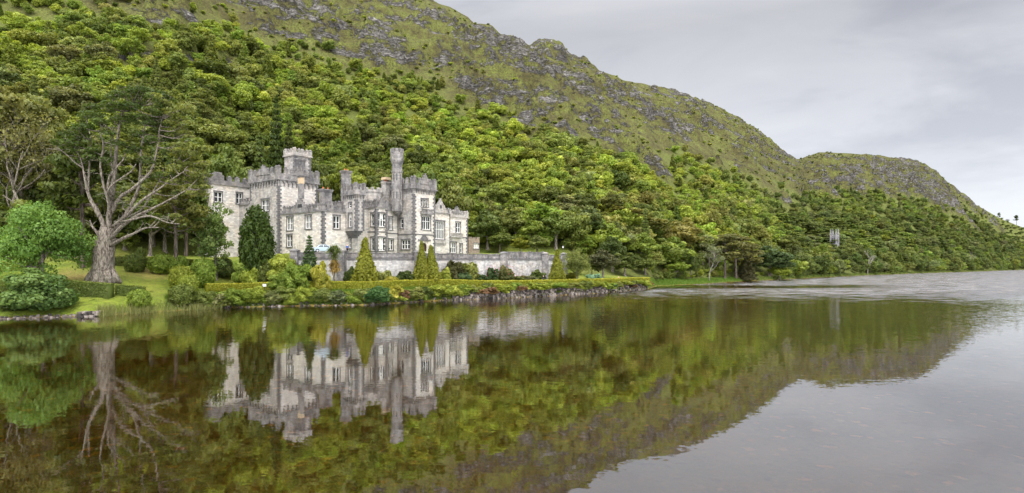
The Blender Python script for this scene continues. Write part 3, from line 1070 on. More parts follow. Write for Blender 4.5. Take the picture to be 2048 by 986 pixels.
class Face:
    """a wall plane: s runs along it, n points out of it"""

    def __init__(self, side, k):
        if side == 'L':
            self.o, self.d, self.n = Vector((k, 0, 0)), Vector((0, 1, 0)), Vector((-1, 0, 0))
        elif side == 'R':
            self.o, self.d, self.n = Vector((0, k, 0)), Vector((1, 0, 0)), Vector((0, -1, 0))
        elif side == 'BL':
            self.o, self.d, self.n = Vector((k, 0, 0)), Vector((0, 1, 0)), Vector((1, 0, 0))
        else:
            self.o, self.d, self.n = Vector((0, k, 0)), Vector((1, 0, 0)), Vector((0, 1, 0))
        self.side, self.k = side, k

    def p(self, s, z, t=0.0):
        return self.o + self.d * s + self.n * t + Vector((0, 0, z))

    def box(self, mb, s0, s1, z0, z1, t0, t1, mi=0):
        a = [self.p(s, z, t) for t in (t0, t1) for s, z in ((s0, z0), (s1, z0), (s1, z1), (s0, z1))]
        mb.add(a, [(0, 1, 2, 3), (4, 7, 6, 5), (0, 4, 5, 1), (1, 5, 6, 2), (2, 6, 7, 3), (3, 7, 4, 0)], mi)

    def slab(self, mb, prof, t0, t1, mi=0):
        n = len(prof)
        mb.add([self.p(s, z, t0) for s, z in prof] + [self.p(s, z, t1) for s, z in prof],
               [tuple(range(n)), tuple(range(2 * n - 1, n - 1, -1))] + [(i, n + i, n + (i + 1) % n, (i + 1) % n) for i in range(n)], mi)

    def wall(self, mb, s0, s1, z0, z1, holes=(), deep=.30, mi=0):
        ss = sorted({s0, s1, *[h[0] for h in holes], *[h[1] for h in holes]})
        zz = sorted({z0, z1, *[h[2] for h in holes], *[h[3] for h in holes]})
        for a, b in zip(ss[:-1], ss[1:]):
            for c, d in zip(zz[:-1], zz[1:]):
                sm, zm = (a + b) / 2, (c + d) / 2
                if any(h[0] < sm < h[1] and h[2] < zm < h[3] for h in holes):
                    continue
                mb.add([self.p(a, c), self.p(b, c), self.p(b, d), self.p(a, d)], [(0, 1, 2, 3)], mi)
        for a, b, c, d in holes:
            for q in (((a, c), (b, c)), ((b, c), (b, d)), ((b, d), (a, d)), ((a, d), (a, c))):
                mb.add([self.p(*q[0]), self.p(*q[1]), self.p(*q[1], -deep), self.p(*q[0], -deep)], [(0, 1, 2, 3)], mi)


def window(face, h, parent, lights=2, transom=.55, sur=.20, blind=0.0, sash=.085, sill=True):
    a, b, c, d = h
    mb = MB()
    mb.add([face.p(a - .02, c - .02, -.26), face.p(b + .02, c - .02, -.26), face.p(b + .02, d + .02, -.26), face.p(a - .02, d + .02, -.26)], [(0, 1, 2, 3)], 0)
    if blind:
        zt = d - (d - c) * blind
        for k in range(lights):
            x0, x1 = a + (b - a) * k / lights + .1, a + (b - a) * (k + 1) / lights - .1
            if R.random() < .75:
                face.box(mb, x0, x1, zt, d - .05, -.25, -.235, 3)
    for k in range(lights + 1):
        x = a + (b - a) * k / lights
        x0, x1 = max(a, x - sash * .6), min(b, x + sash * .6)
        face.box(mb, x0, x1, c, d, -.24, -.08 if 0 < k < lights else -.14, 1)
    for zc in (c + .04, d - .04, c + (d - c) * transom):
        face.box(mb, a, b, zc - .045, zc + .045, -.238, -.135, 1)
    for k in range(lights):
        xm = a + (b - a) * (k + .5) / lights
        if (b - a) / lights > .9:
            face.box(mb, xm - .025, xm + .025, c, d, -.236, -.17, 1)
    if sur:
        face.box(mb, a - sur, a - .003, c - .05, d + .003, -.02, .07, 2)
        face.box(mb, b + .003, b + sur, c - .05, d + .003, -.02, .07, 2)
        face.box(mb, a - sur - .05, b + sur + .05, d + .006, d + sur + .10, -.02, .11, 2)
    if sill:
        face.box(mb, a - sur - .08, b + sur + .08, c - .24, c - .053, -.02, .14, 2)
    return mb.build("window", [M["glass"], M["sash"], M["quoin"], M["blind"]], parent)


def hole_l(u, x0, x1, y0, y1):
    va, vb = on_left(x1, u), on_left(x0, u)
    vm = (va + vb) / 2
    return (va, vb, zrow(y1, u, vm), zrow(y0, u, vm))


def hole_r(v, x0, x1, y0, y1):
    ua, ub = on_right(x0, v), on_right(x1, v)
    um = (ua + ub) / 2
    return (ua, ub, zrow(y1, um, v), zrow(y0, um, v))


def merlons(mb, face, s0, s1, z, h=.75, w=.72, gap=.62, thick=.42, step=True, t=0.0, ends=True):
    L = s1 - s0
    n = max(2, round((L + gap) / (w + gap)))
    w2 = (L - (n - 1) * gap) / n
    for k in range(n):
        a = s0 + k * (w2 + gap)
        hh = h * (1.25 if ends and k in (0, n - 1) else 1.0) * R.uniform(.95, 1.05)
        face.box(mb, a, a + w2, z, z + hh, t - thick, t)
        face.box(mb, a - .05, a + w2 + .05, z + hh + .002, z + hh + .12, t - thick - .05, t + .06)
        if step:
            face.box(mb, a + w2 * .28, a + w2 * .72, z + hh + .123, z + hh + .42, t - thick * .9, t - .04)


def corbels(mb, face, s0, s1, z, h=1.0, w=.30, gap=.52, out=.28, arch=True):
    n = max(2, round((s1 - s0) / (w + gap)))
    st = (s1 - s0 - w) / (n - 1)
    for k in range(n):
        a = s0 + k * st
        face.box(mb, a, a + w, z - h * .55, z - .004, .003, out)
        face.box(mb, a + w * .15, a + w * .85, z - h, z - h * .55 - .004, .003, out * .5)
        if arch and k < n - 1:
            b = a + w
            c = a + st
            face.slab(mb, [(b, z - .006), (b, z - h * .34), (b + (c - b) * .25, z - h * .16), (b + (c - b) * .75, z - h * .16), (c, z - h * .34), (c, z - .006)], .006, out - .02)


def quoins(mb, u, v, z0, z1, su, sv, mi=0):
    """alternating dark corner stones on a vertical edge; su, sv = +1/-1 direction of the walls from the corner"""
    z, k = z0, 0
    while z < z1 - .2:
        hgt = min(.42, z1 - z)
        la, lb = (.72, .42) if k % 2 else (.42, .72)
        o = .035
        xs = sorted((u - o * su, u + la * su))
        ys = sorted((v - o * sv, v + lb * sv))
        mb.box(xs[0], xs[1], ys[0], ys[1], z, z + hgt - .02, mi)
        z += hgt
        k += 1


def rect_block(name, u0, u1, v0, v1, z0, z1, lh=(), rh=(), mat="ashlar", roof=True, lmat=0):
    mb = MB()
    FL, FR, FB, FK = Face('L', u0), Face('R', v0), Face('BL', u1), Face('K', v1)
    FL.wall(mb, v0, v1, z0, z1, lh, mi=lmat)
    FR.wall(mb, u0, u1, z0, z1, rh)
    FB.wall(mb, v0, v1, z0, z1)
    FK.wall(mb, u0, u1, z0, z1)
    if roof:
        mb.add([(u0 + .01, v0 + .01, z1 - .02), (u1 - .01, v0 + .01, z1 - .02), (u1 - .01, v1 - .01, z1 - .02), (u0 + .01, v1 - .01, z1 - .02)], [(0, 1, 2, 3)], 1)
    return mb.build(name, [M[mat], M["slate"], M["ashlar_mid"]], castle), FL, FR, FB, FK


def ring(mb, u0, u1, v0, v1, z0, z1, out, thick, mi=0):
    """a band round the top of a block, butted at its corners"""
    a, b, c, d = u0 - out, u1 + out, v0 - out, v1 + out
    mb.box(a, b, c, c + thick, z0, z1, mi)
    mb.box(a, b, d - thick, d, z0, z1, mi)
    mb.box(a, a + thick, c + thick, d - thick, z0, z1, mi)
    mb.box(b - thick, b, c + thick, d - thick, z0, z1, mi)


def parapet(parent, u0, u1, v0, v1, z, band=.9, out=.12, h=.75, mat="ashlar_dark", corb=None, sides="LRBK", step=True, w=.72, gap=.62):
    mb = MB()
    ring(mb, u0, u1, v0, v1, z, z + .26, out + .14, .5)
    ring(mb, u0, u1, v0, v1, z + .262, z + .26 + band, out, .42)
    zt = z + .264 + band
    fs = {'L': (Face('L', u0 - out), v0 - out, v1 + out), 'R': (Face('R', v0 - out), u0 - out, u1 + out), 'B': (Face('BL', u1 + out), v0 - out, v1 + out), 'K': (Face('K', v1 + out), u0 - out, u1 + out)}
    for sd_ in sides:
        f, a, b = fs[sd_]
        if sd_ in 'LB':
            a, b = a + .45, b - .45
        merlons(mb, f, a, b, zt, h, step=step, w=w, gap=gap)
    if corb:
        for sd_ in sides:
            f0 = {'L': Face('L', u0), 'R': Face('R', v0), 'B': Face('BL', u1), 'K': Face('K', v1)}[sd_]
            a, b = (v0, v1) if sd_ in 'LB' else (u0, u1)
            corbels(mb, f0, a + .1, b - .1, z, *corb)
    return mb.build("parapet", M[mat], parent)


def octagon(r, cu, cv, n=8):
    return [(cu + r * math.cos(6.2832 * (k + .5) / n), cv + r * math.sin(6.2832 * (k + .5) / n)) for k in range(n)]


def chimney(u, v, w, d, z0, z1, mat="ashlar_dark", pots=2, cap=True, top=None):
    mb = MB()
    mb.box(u - w / 2, u + w / 2, v - d / 2, v + d / 2, z0, z1 - .5)
    mb.box(u - w / 2 - .12, u + w / 2 + .12, v - d / 2 - .12, v + d / 2 + .12, z1 - .498, z1 - .25)
    mb.box(u - w / 2 - .22, u + w / 2 + .22, v - d / 2 - .22, v + d / 2 + .22, z1 - .248, z1)
    if top:
        mb.box(u - w / 2 - .03, u + w / 2 + .03, v - d / 2 - .03, v + d / 2 + .03, z1 - .5 - top, z1 - .502, 1)
    o = mb.build("chimney", [M[mat], M["tan_stone"]], castle)
    for k in range(pots):
        pb = MB()
        pb.tube([(u - w / 2 + w * (k + .5) / pots, v, z1 + .002), (u - w / 2 + w * (k + .5) / pots, v, z1 + .45)], [.15, .12], 8)
        pb.build("chimney_pot", M["pot"], o)
    return o


def string_course(parent, faces, z, h=.22, out=.09):
    mb = MB()
    for f, a, b in faces:
        f.box(mb, a, b, z, z + h, .003, out)
    return mb.build("string_course", M["quoin"], parent)


def quoin_set(parent, items):
    for it in items:
        mb = MB()
        quoins(mb, *it)
        mb.build("quoins", M["quoin"], parent)


def drain_pipe(f, s, z0, z1):
    mb = MB()
    mb.tube([f.p(s, z0, .12), f.p(s, z1, .12)], [.075, .075], 6)
    return mb.build("drain_pipe", M["iron"], castle)


def stepped(face, sc, half, z0, z1, mb, t0=-.45, t1=.12, steps=4, ped=.5, mi=0):
    """a crow-stepped gable standing on a parapet"""
    prof = [(sc - half, z0)]
    for k in range(steps):
        zz = z0 + (z1 - z0) * (k + 1) / (steps + .6)
        x = half * (1 - k / steps)
        prof += [(sc - x, zz), (sc - x + half / steps * .99, zz)]
    prof += [(sc - ped * .4, z1), (sc + ped * .4, z1)]
    right = [(2 * sc - x, z) for x, z in prof[::-1]]
    face.slab(mb, prof[:-1] + right[1:], t0, t1, mi)


G0 = -.9      # every wall starts below the terrace
# --- main tower
lh = [hole_l(0, 523, 538, 399, 422)]
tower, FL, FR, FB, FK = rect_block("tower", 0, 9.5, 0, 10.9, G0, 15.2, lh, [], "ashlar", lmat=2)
for h in lh:
    window(FL, h, tower, 2, .5, .22)
parapet(tower, 0, 9.5, 0, 10.9, 15.2, 1.15, .30, 1.0, corb=(1.25, .34, .62, .32), w=.85, gap=.8)
quoin_set(tower, [(0, 0, G0, 14.0, 1, 1), (0, 10.9, 11.4, 14.0, 1, -1), (9.5, 0, 9.0, 14.0, -1, 1)])
gb = MB()
stepped(Face('L', -.36), 5.3, 2.6, 16.6, zrow(330, 0, 5.3), gb, -.42, .06, 4, .9)
gb.build("stepped_gable", M["ashlar_dark"], tower)
gb = MB()
stepped(Face('R', -.36), 5.0, 2.1, 16.6, zrow(340, 5, 0), gb, -.42, .06, 3, .9)
gb.build("stepped_gable", M["ashlar_dark"], tower)
# stair turret standing on the tower's roof
uc = on_right(596, 7.5)
zt = zrow(315, uc, 7.5)
stair, SL, SR, _, _ = rect_block("stair_turret", uc - 2.1, uc + 2.1, 5.6, 9.6, 14.8, zt, [], [], "ashlar_mid")
parapet(stair, uc - 2.1, uc + 2.1, 5.6, 9.6, zt, .55, .16, .5, "ashlar_mid", step=True, w=.6, gap=.5)
quoin_set(stair, [(uc - 2.1, 5.6, 15.2, zt, 1, 1), (uc + 2.1, 5.6, 15.2, zt, -1, 1)])
fb = MB()
fb.tube([(uc + .2, 6.5, zt), (uc + .2, 6.5, zt + 1.9)], [.05, .04], 6)
fb.build("flagpole", M["white_paint"], stair)
ucm = on_right(600, 1.2)
chimney(ucm, 1.3, 2.0, 1.1, 15.0, zrow(318, ucm, 1.2), pots=0)
# --- low block and rear wing to the left of the tower
zb = zrow(410, 0, 13)
low, LL, LR, _, _ = rect_block("corner_block", .01, 8, 10.92, 15.38, G0, zb, [], [], "ashlar_mid")
parapet(low, .01, 8, 10.92 + .6, 15.38 - .4, zb, .5, .1, .5, step=False, sides="L")
rh = [hole_r(15.4, 429, 444, 384, 404), hole_r(15.4, 473, 484, 386, 407)]
zr_ = zrow(367.6, on_right(423, 15.4), 15.4)
ru = on_right(423, 15.4)
rv = on_left(406, ru)
rear, RL, RR, _, _ = rect_block("rear_wing", ru, 9, 15.4, rv, G0, zr_, [], rh, "ashlar")
for h in rh:
    window(RR, h, rear, 2, .5, .2)
parapet(rear, ru, 9, 15.4, rv, zr_, .75, .12, .75, sides="LR", w=.95, gap=.75)
rb = MB()
f = Face('R', 15.4 - .12)
f.box(rb, ru + .6, ru + 2.2, zr_ + 1.02, zr_ + 2.7, -.45, .02)
f.box(rb, ru + .2, ru + 2.6, zr_ + 1.02, zr_ + 2.1, -.45, .01)
rb.build("raised_merlon", M["ashlar_dark"], rear)
# --- south-west wing in front of the tower
zA = zrow(422.5, .7, -14)
lh = [hole_l(.7, 574, 586, 434, 460), hole_l(.7, 611, 623, 431, 457), hole_l(.7, 574, 584, 470, 493)]
rh = [hole_r(-14, 667, 679, 432, 457)]
wing, WL, WR, WB, WK = rect_block("west_wing", .7, 9.0, -14, -.02, G0, zA, lh, rh, "ashlar")
for h in lh:
    window(WL, h, wing, 2, .5, .22)
for h in rh:
    window(WR, h, wing, 2, .5, .22)
parapet(wing, .7, 9.0, -14, -.3, zA, .55, .12, .5, sides="LR", step=True, w=.55, gap=.42)
quoin_set(wing, [(.7, -14, G0, zA, 1, 1)])
gb = MB()
vg = on_left(600, .7)
stepped(Face('L', .52), vg, 3.0, zA + .27, zrow(396, .7, vg), gb, -.5, .07, 5, .8)
gb.build("stepped_gable", M["ashlar_dark"], wing)
nb = MB()
hg = hole_l(.44, 596, 604, 408, 415)
Face('L', .44).box(nb, hg[0], hg[1], hg[2], hg[3], .01, .05)
nb.build("gable_opening", M["iron"], wing)
chimney(.95, vg, .8, .95, zrow(397, .7, vg), zrow(350, .7, vg), pots=0, top=1.25)
rp = MB()
for a0, a1, v0, v1, zz, hh in ((1.6, 8.6, -13, -1.2, zA, 2.1), (9.4, 20, -13, -3, zA + .9, 2.4)):
    vm = (v0 + v1) / 2
    rp.add([(a0, v0, zz), (a1, v0, zz), (a1, v1, zz), (a0, v1, zz), (a0 + 1.5, vm, zz + hh), (a1, vm, zz + hh)], [(0, 1, 5, 4), (2, 3, 4, 5), (0, 4, 3), (1, 2, 5), (0, 3, 2, 1)])
rp.build("roof", M["slate"], castle)
u_ = on_right(651, -10)
chimney(u_, -10, 2.3, 1.2, zA - .3, zrow(379, u_, -10), pots=2)
u_ = on_right(692, -9)
chimney(u_, -9, 1.5, 1.5, zA, zrow(342, u_, -9), "ashlar_dark", pots=2)
# --- oriel tower: its upper storeys hang out over a narrower ground floor
uo0 = on_right(690, -14)
vo0 = on_left(713, uo0)
uo1 = on_right(728.5, vo0)
zo = zrow(389, uo0, vo0)
zj = zrow(462, uo0, -15.5)
lh = [hole_l(uo0, 697.5, 703.5, 427, 454), hole_l(uo0, 697.5, 703, 406, 415)]
ori, OL, OR, OB, _ = rect_block("oriel_tower", uo0, uo1, vo0, -13.6, zj, zo, lh, [], "ashlar_mid")
window(OL, lh[0], ori, 1, .5, .18, .3)
window(OL, lh[1], ori, 1, .5, .16, sill=False)
parapet(ori, uo0, uo1, vo0, -13.4, zo, .75, .22, .85, corb=(.75, .22, .34, .24), sides="LRB", w=.6, gap=.5)
quoin_set(ori, [(uo0, vo0, zj, zo - .8, 1, 1), (uo1, vo0, zj, zo - .8, -1, 1)])
ob = MB()
for k in range(4):
    q = .22 * (k + 1)
    ob.box(uo0 + q, uo1 - q, vo0 + q, -13.6, zj - .36 * (k + 1), zj - .36 * k - .003)
ob.build("corbelled_base", M["quoin"], ori)
gl_ = [hole_l(uo0 + .9, 694.5, 702.5, 477, 496)]
grd, GL, GR, _, _ = rect_block("ground_floor_bay", uo0 + .9, uo1 - .7, vo0 + 1.2, -13.7, G0, zj - 1.46, gl_, [], "ashlar_mid")
window(GL, gl_[0], grd, 1, .5, .15, .95)
# --- main range
zM = zrow(421, 17, -14)
rh = [hole_r(-14, 777.5, 784.5, 434, 459), hole_r(-14, 777.5, 786, 479, 500)]
main, ML, MR, _, _ = rect_block("main_range", 9.02, 20.38, -14, -2, G0, zM, [], rh, "ashlar")
window(MR, rh[0], main, 2, .5, .2)
window(MR, rh[1], main, 2, .5, .2, .8)
parapet(main, 9.02, 20.38, -14, -2, zM, .6, .12, .55, sides="LR", w=.6, gap=.45)
drain_pipe(MR, on_right(795, -14), G0, zM + .4)
# --- two-storey bay
ub0 = on_right(735.5, -14)
vb0 = on_left(752, ub0)
ub1 = on_right(775, vb0)
zB = zrow(415, ub0, vb0)
lh = [hole_l(ub0, 742.5, 749.5, 427, 452), hole_l(ub0, 742.5, 750, 475, 501)]
rh = [hole_r(vb0, 756, 770.5, 427, 453), hole_r(vb0, 756, 770.5, 475, 501)]
bay, YL, YR, YB, _ = rect_block("bay", ub0, ub1, vb0, -13.8, G0, zB, lh, rh, "ashlar")
window(YL, lh[0], bay, 1, .5, .2)
window(YL, lh[1], bay, 1, .5, .2, .95)
window(YR, rh[0], bay, 3, .5, .2, .4)
window(YR, rh[1], bay, 3, .5, .2, .9)
parapet(bay, ub0, ub1, vb0, -13.6, zB, .5, .12, .5, sides="LR", w=.5, gap=.4)
quoin_set(bay, [(ub0, vb0, G0, zB, 1, 1), (ub1, vb0, G0, zB, -1, 1)])
gb = MB()
um = (ub0 + ub1) / 2
stepped(Face('R', vb0 - .14), um, 1.35, zB + .27, zrow(393, um, vb0), gb, -.4, .05, 4, .5)
gb.build("stepped_gable", M["ashlar_dark"], bay)
string_course(bay, [(YL, vb0, -14), (YR, ub0, ub1)], 4.25)
string_course(main, [(MR, ub1 + .1, 20.3)], 4.25)
# octagonal lantern behind the bay
ou = on_right(746, -10.5)
lt = MB()
z1 = zrow(381, ou, -10.5)
lt.prism(octagon(2.0, ou, -10.5), zM - .3, z1 - .5)
lt.prism(octagon(2.15, ou, -10.5), z1 - .498, z1)
for k in range(8):
    a = 6.2832 * k / 8
    lt.prism(octagon(.36, ou + 1.75 * math.cos(a), -10.5 + 1.75 * math.sin(a), 4), z1 + .002, z1 + .5)
lt.build("octagonal_lantern", M["ashlar_mid"], castle)
u_ = on_right(772, -11)
chimney(u_, -11, 1.2, 1.2, zM - .3, zrow(364, u_, -11), "ashlar_mid", 2, top=.0)
cb = MB()
zc = zrow(364, u_, -11)
cb.box(u_ - .75, u_ + .75, -11.75, -10.25, zc + .46, zc + 1.0)
cb.build("chimney_cowl", M["tan_stone"], castle)
# --- tall stair turret
tu, tv = 19.2, -15.0
z0t, z1t, z2t = zrow(423, tu, tv), zrow(322, tu, tv), zrow(306, tu, tv)
tt = MB()
tt.prism(octagon(.35, tu, tv), z0t - 1.0, z0t, 0, octagon(1.2, tu, tv))
tt.prism(octagon(1.2, tu, tv), z0t + .002, z1t - .9)
tt.prism(octagon(1.2, tu, tv), z1t - .898, z1t, 0, octagon(1.48, tu, tv))
tt.prism(octagon(1.48, tu, tv), z1t + .002, z2t)
tt.prism(octagon(1.33, tu, tv), zrow(345, tu, tv), zrow(342, tu, tv))
tur = tt.build("tall_turret", [M["ashlar_dark"]], castle)
tb_ = MB()
for k in range(8):
    a = 6.2832 * k / 8
    px_, py_ = tu + 1.24 * math.cos(a), tv + 1.24 * math.sin(a)
    c, s = math.cos(a), math.sin(a)
    q = [(px_ - s * w + c * d, py_ + c * w + s * d) for w, d in ((-.36, -.2), (.36, -.2), (.36, .2), (-.36, .2))]
    tb_.prism(q, z2t + .003, z2t + .85)
tb_.build("parapet", M["ashlar_dark"], tur)
for k in (4, 5, 6):
    a = 6.2832 * k / 8
    c, s = math.cos(a), math.sin(a)
    rr = 1.2 * math.cos(math.pi / 8)
    for zz in (zrow(362, tu, tv), zrow(398, tu, tv)):
        sb = MB()
        q = [(tu + c * (rr + d) - s * w, tv + s * (rr + d) + c * w) for w, d in ((-.16, -.1), (.16, -.1), (.16, .012), (-.16, .012))]
        sb.prism(q, zz, zz + 1.5)
        for e in (-.24, .19):
            q = [(tu + c * (rr + d) - s * (e + w), tv + s * (rr + d) + c * (e + w)) for w, d in ((-.03, -.1), (.08, -.1), (.08, .07), (-.03, .07))]
            sb.prism(q, zz - .1, zz + 1.7, 1)
        sb.build("slit_window", [M["glass"], M["ashlar_mid"]], tur)
# --- right tower
vC = -19.0
zC = zrow(376.4, 20.4, vC)
uC = on_right(870, vC)
lh = [hole_l(20.4, 801, 806.5, 438, 456), hole_l(20.4, 803.5, 819.5, 480, 498), hole_l(20.4, 800.5, 804, 402, 417)]
dz0 = zrow(504, 23, vC)
rh = [hole_r(vC, 842, 845.5, 398, 413), hole_r(vC, 847.8, 851, 398, 413), hole_r(vC, 853.3, 856.5, 398, 413), hole_r(vC, 843.5, 860.5, 433, 459), hole_r(vC, 841, 855.5, 484, 503)]
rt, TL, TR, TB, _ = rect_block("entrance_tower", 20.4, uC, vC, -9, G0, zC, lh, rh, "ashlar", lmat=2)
window(TL, lh[0], rt, 1, .5, .2)
window(TL, lh[1], rt, 3, .5, .2)
window(TL, lh[2], rt, 1, .5, .15)
for h in rh[:3]:
    window(TR, h, rt, 1, .6, .10, sash=.05)
window(TR, rh[3], rt, 2, .62, .25)
parapet(rt, 20.4, uC, vC, -9, zC, 1.0, .28, .85, corb=(1.05, .20, .28, .28), w=.8, gap=.7)
quoin_set(rt, [(20.4, vC, G0, zC - 1.0, 1, 1), (uC, vC, G0, zC - 1.0, -1, 1)])
gb = MB()
stepped(Face('R', vC - .34), (20.4 + uC) / 2 - .1, 1.5, zC + 1.2, zrow(347, 23.4, vC), gb, -.42, .05, 3, .8)
gb.build("stepped_gable", M["ashlar_dark"], rt)
bb = MB()
ba = hole_r(vC, 840, 862, 419, 429)
TR.box(bb, ba[0], ba[1], ba[2], ba[2] + (ba[3] - ba[2]) * .55, .003, .65)
TR.box(bb, ba[0] + .2, ba[1] - .2, ba[2] - .4, ba[2] - .003, .003, .35)
merlons(bb, Face('R', vC - .65), ba[0], ba[1], ba[2] + (ba[3] - ba[2]) * .55 + .003, .38, .38, .3, .25, False)
bb.build("balcony", M["ashlar_dark"], rt)
string_course(rt, [(TR, 20.4, uC), (TL, vC, -14.1)], zrow(469, 20.4, vC))
# arched doorway in a panelled surround
h = rh[4]
db = MB()
cm, hw, zs = (h[0] + h[1]) / 2, (h[1] - h[0]) / 2, h[2] + (h[3] - h[2]) * .45
arc = [(cm + hw * .72 * math.cos(a), zs + (h[3] - zs) * .85 * math.sin(a)) for a in np.linspace(0, math.pi, 13)]
TR.slab(db, [(h[0], h[2]), (h[0], h[3]), (h[1], h[3]), (h[1], h[2]), (cm + hw * .72, h[2])] + arc + [(cm - hw * .72, h[2])], -.12, .02, 1)
TR.box(db, h[0], h[1], h[2], h[3], -.34, -.30, 0)
TR.box(db, h[0] - .7, h[0] - .01, h[2], h[3] + .2, .003, .16, 1)
TR.box(db, h[1] + .01, h[1] + .7, h[2], h[3] + .2, .003, .16, 1)
TR.box(db, h[0] - .8, h[1] + .8, h[3] + .203, h[3] + .55, .003, .24, 2)
for k in range(4):
    TR.box(db, cm - 1.15 + .27 * k, cm + 1.15 - .27 * k, h[3] + .56 + .30 * k, h[3] + .56 + .30 * (k + 1) - .004, .003, .12, 2)
db.build("doorway", [M["door_wood"], M["ashlar"], M["quoin"]], rt)
# --- right wing: gabled hall with the tall window, then the lower end
vW = -18.2
uS = on_right(899, vW)
uE = on_right(936.5, vW)
zW = zrow(427.5, (uC + uS) / 2, vW)
rh = [hole_r(vW, 869.5, 888.5, 443, 478)]
h1, HL, HR, HB, _ = rect_block("gabled_hall", uC + .02, uS, vW, -8, G0, zW, [], rh, "ashlar")
window(HR, rh[0], h1, 5, .55, .28)
sb = MB()
q = hole_r(vW, 868, 891, 481, 487)
HR.box(sb, q[0], q[1], q[2], q[3], .003, .25)
HR.box(sb, q[0], q[1], q[2] - .5, q[2] - .003, .003, .12)
sb.build("window_apron", M["ashlar_mid"], h1)
parapet(h1, uC + .2, uS - .1, vW, -8, zW, .35, .10, .45, sides="R", w=.5, gap=.4)
gb = MB()
ug = on_right(880.5, vW)
zg = zrow(397, ug, vW)
f = Face('R', vW - .14)
w_ = (uS - uC) * .40
f.slab(gb, [(ug - w_, zW + .27), (ug - w_, zW + 1.0), (ug - w_ * .75, zW + 1.0), (ug - w_ * .6, zW + 1.9), (ug - w_ * .3, zW + 2.5), (ug - w_ * .15, zg - .5), (ug - .2, zg - .4), (ug - .2, zg), (ug + .2, zg),
              (ug + .2, zg - .4), (ug + w_ * .15, zg - .5), (ug + w_ * .3, zW + 2.5), (ug + w_ * .6, zW + 1.9), (ug + w_ * .75, zW + 1.0), (ug + w_, zW + 1.0), (ug + w_, zW + .27)], -.42, .06)
f.box(gb, ug - .28, ug + .28, zW + 1.2, zW + 1.95, .063, .10, 1)
gb.build("gable", [M["ashlar_mid"], M["iron"]], h1)
zE = zrow(433.5, uS, vW)
rh = [hole_r(vW, 912.5, 921.5, 445, 465), hole_r(vW, 901.5, 913, 485, 505), hole_r(vW, 920, 925, 488, 505)]
h2, EL, ER, EB, _ = rect_block("east_end", uS + .02, uE, vW + .12, -9, G0, zE, [], rh, "ashlar")
window(ER, rh[0], h2, 2, .5, .2)
window(ER, rh[1], h2, 3, .5, .18, .5)
window(ER, rh[2], h2, 1, .5, .18, .5)
parapet(h2, uS + .25, uE, vW + .12, -9, zE, .6, .12, .5, "ashlar_mid", sides="RB", w=.55, gap=.45)
quoin_set(h2, [(uE, vW + .12, G0, zE, -1, 1)])
gb = MB()
ug = on_right(914.5, vW)
stepped(Face('R', vW - .02), ug, 1.5, zE + .8, zrow(412, ug, vW), gb, -.42, .05, 3, .4)
gb.build("stepped_gable", M["ashlar_dark"], h2)
drain_pipe(HR, uS, G0, zW)
bb = MB()
q = hole_r(vW, 900, 922, 467, 473)
ER.box(bb, q[0], q[1], q[2] - .25, q[2], .003, .7)
for k in range(9):
    a = q[0] + (q[1] - q[0] - .22) * k / 8
    ER.box(bb, a, a + .22, q[2] + .003, q[3] - .1, .5, .66)
ER.box(bb, q[0] - .05, q[1] + .05, q[3] - .097, q[3] + .06, .45, .72)
bb.build("balcony", M["ashlar_mid"], h2)
string_course(h2, [(ER, uS + .1, uE - .05)], zrow(476.5, uE, vW))
string_course(wing, [(WR, 1.6, uo0 - .05)], 4.1, .001, .004)

# --- brown stone annex beyond the end of the castle
ua, ue = on_right(938, -15.5), on_right(959, -15.5)
annex = empty("annex", castle.matrix_basis @ Vector((0, 0, 0)), math.atan2(EU.y, EU.x))
tag(annex, "small brown stone annex with flat roof at the castle's far right end", "outbuilding")
ab_ = MB()
za = zrow(478, ua, -15.5)
f = Face('R', -15.5)
h = hole_r(-15.5, 947, 958, 487, 497)
f.wall(ab_, ua, ue, -2, za, [h])
Face('L', ua).wall(ab_, -15.5, -9, -2, za)
Face('BL', ue).wall(ab_, -15.5, -9, -2, za)
Face('K', -9).wall(ab_, ua, ue, -2, za)
ab_.add([(ua, -15.5, za - .01), (ue, -15.5, za - .01), (ue, -9, za - .01), (ua, -9, za - .01)], [(0, 1, 2, 3)])
ab_.build("wall", M["brown_stone"], annex)
pb = MB()
merlons(pb, f, ua, ue, za, .35, .9, .6, .4, False)
pb.build("parapet", M["brown_stone"], annex)
window(f, h, annex, 2, .5, .1, .9)

# ---------------------------------------------------------------- terrace wall with its parapet and piers
tw = empty("terrace_wall", at(740, 110, 3.4))
tag(tw, "long grey stone terrace wall with pierced parapet below the castle", "retaining wall")
inv = Vector(tw.location)
WPTS = [(590, 116), (590, 104), (684, 107.6), (740, 110), (1008, 130.1), (1090, 137.7), (1128, 141.8), (1139, 158)]
wp = [at(px, Y, 0) for px, Y in WPTS]
wb, pb_, sb_ = MB(), MB(), MB()


def wall_box(mb, a, b, t0, t1, z0, z1, mi=0):
    d = (b - a).normalized()
    n = Vector((d.y, -d.x, 0))
    q = [a + n * t0, b + n * t0, b + n * t1, a + n * t1]
    mb.add([(p.x - inv.x, p.y - inv.y, z - inv.z) for z in (z0, z1) for p in q],
           [(0, 3, 2, 1), (4, 5, 6, 7), (0, 1, 5, 4), (1, 2, 6, 5), (2, 3, 7, 6), (3, 0, 4, 7)], mi)


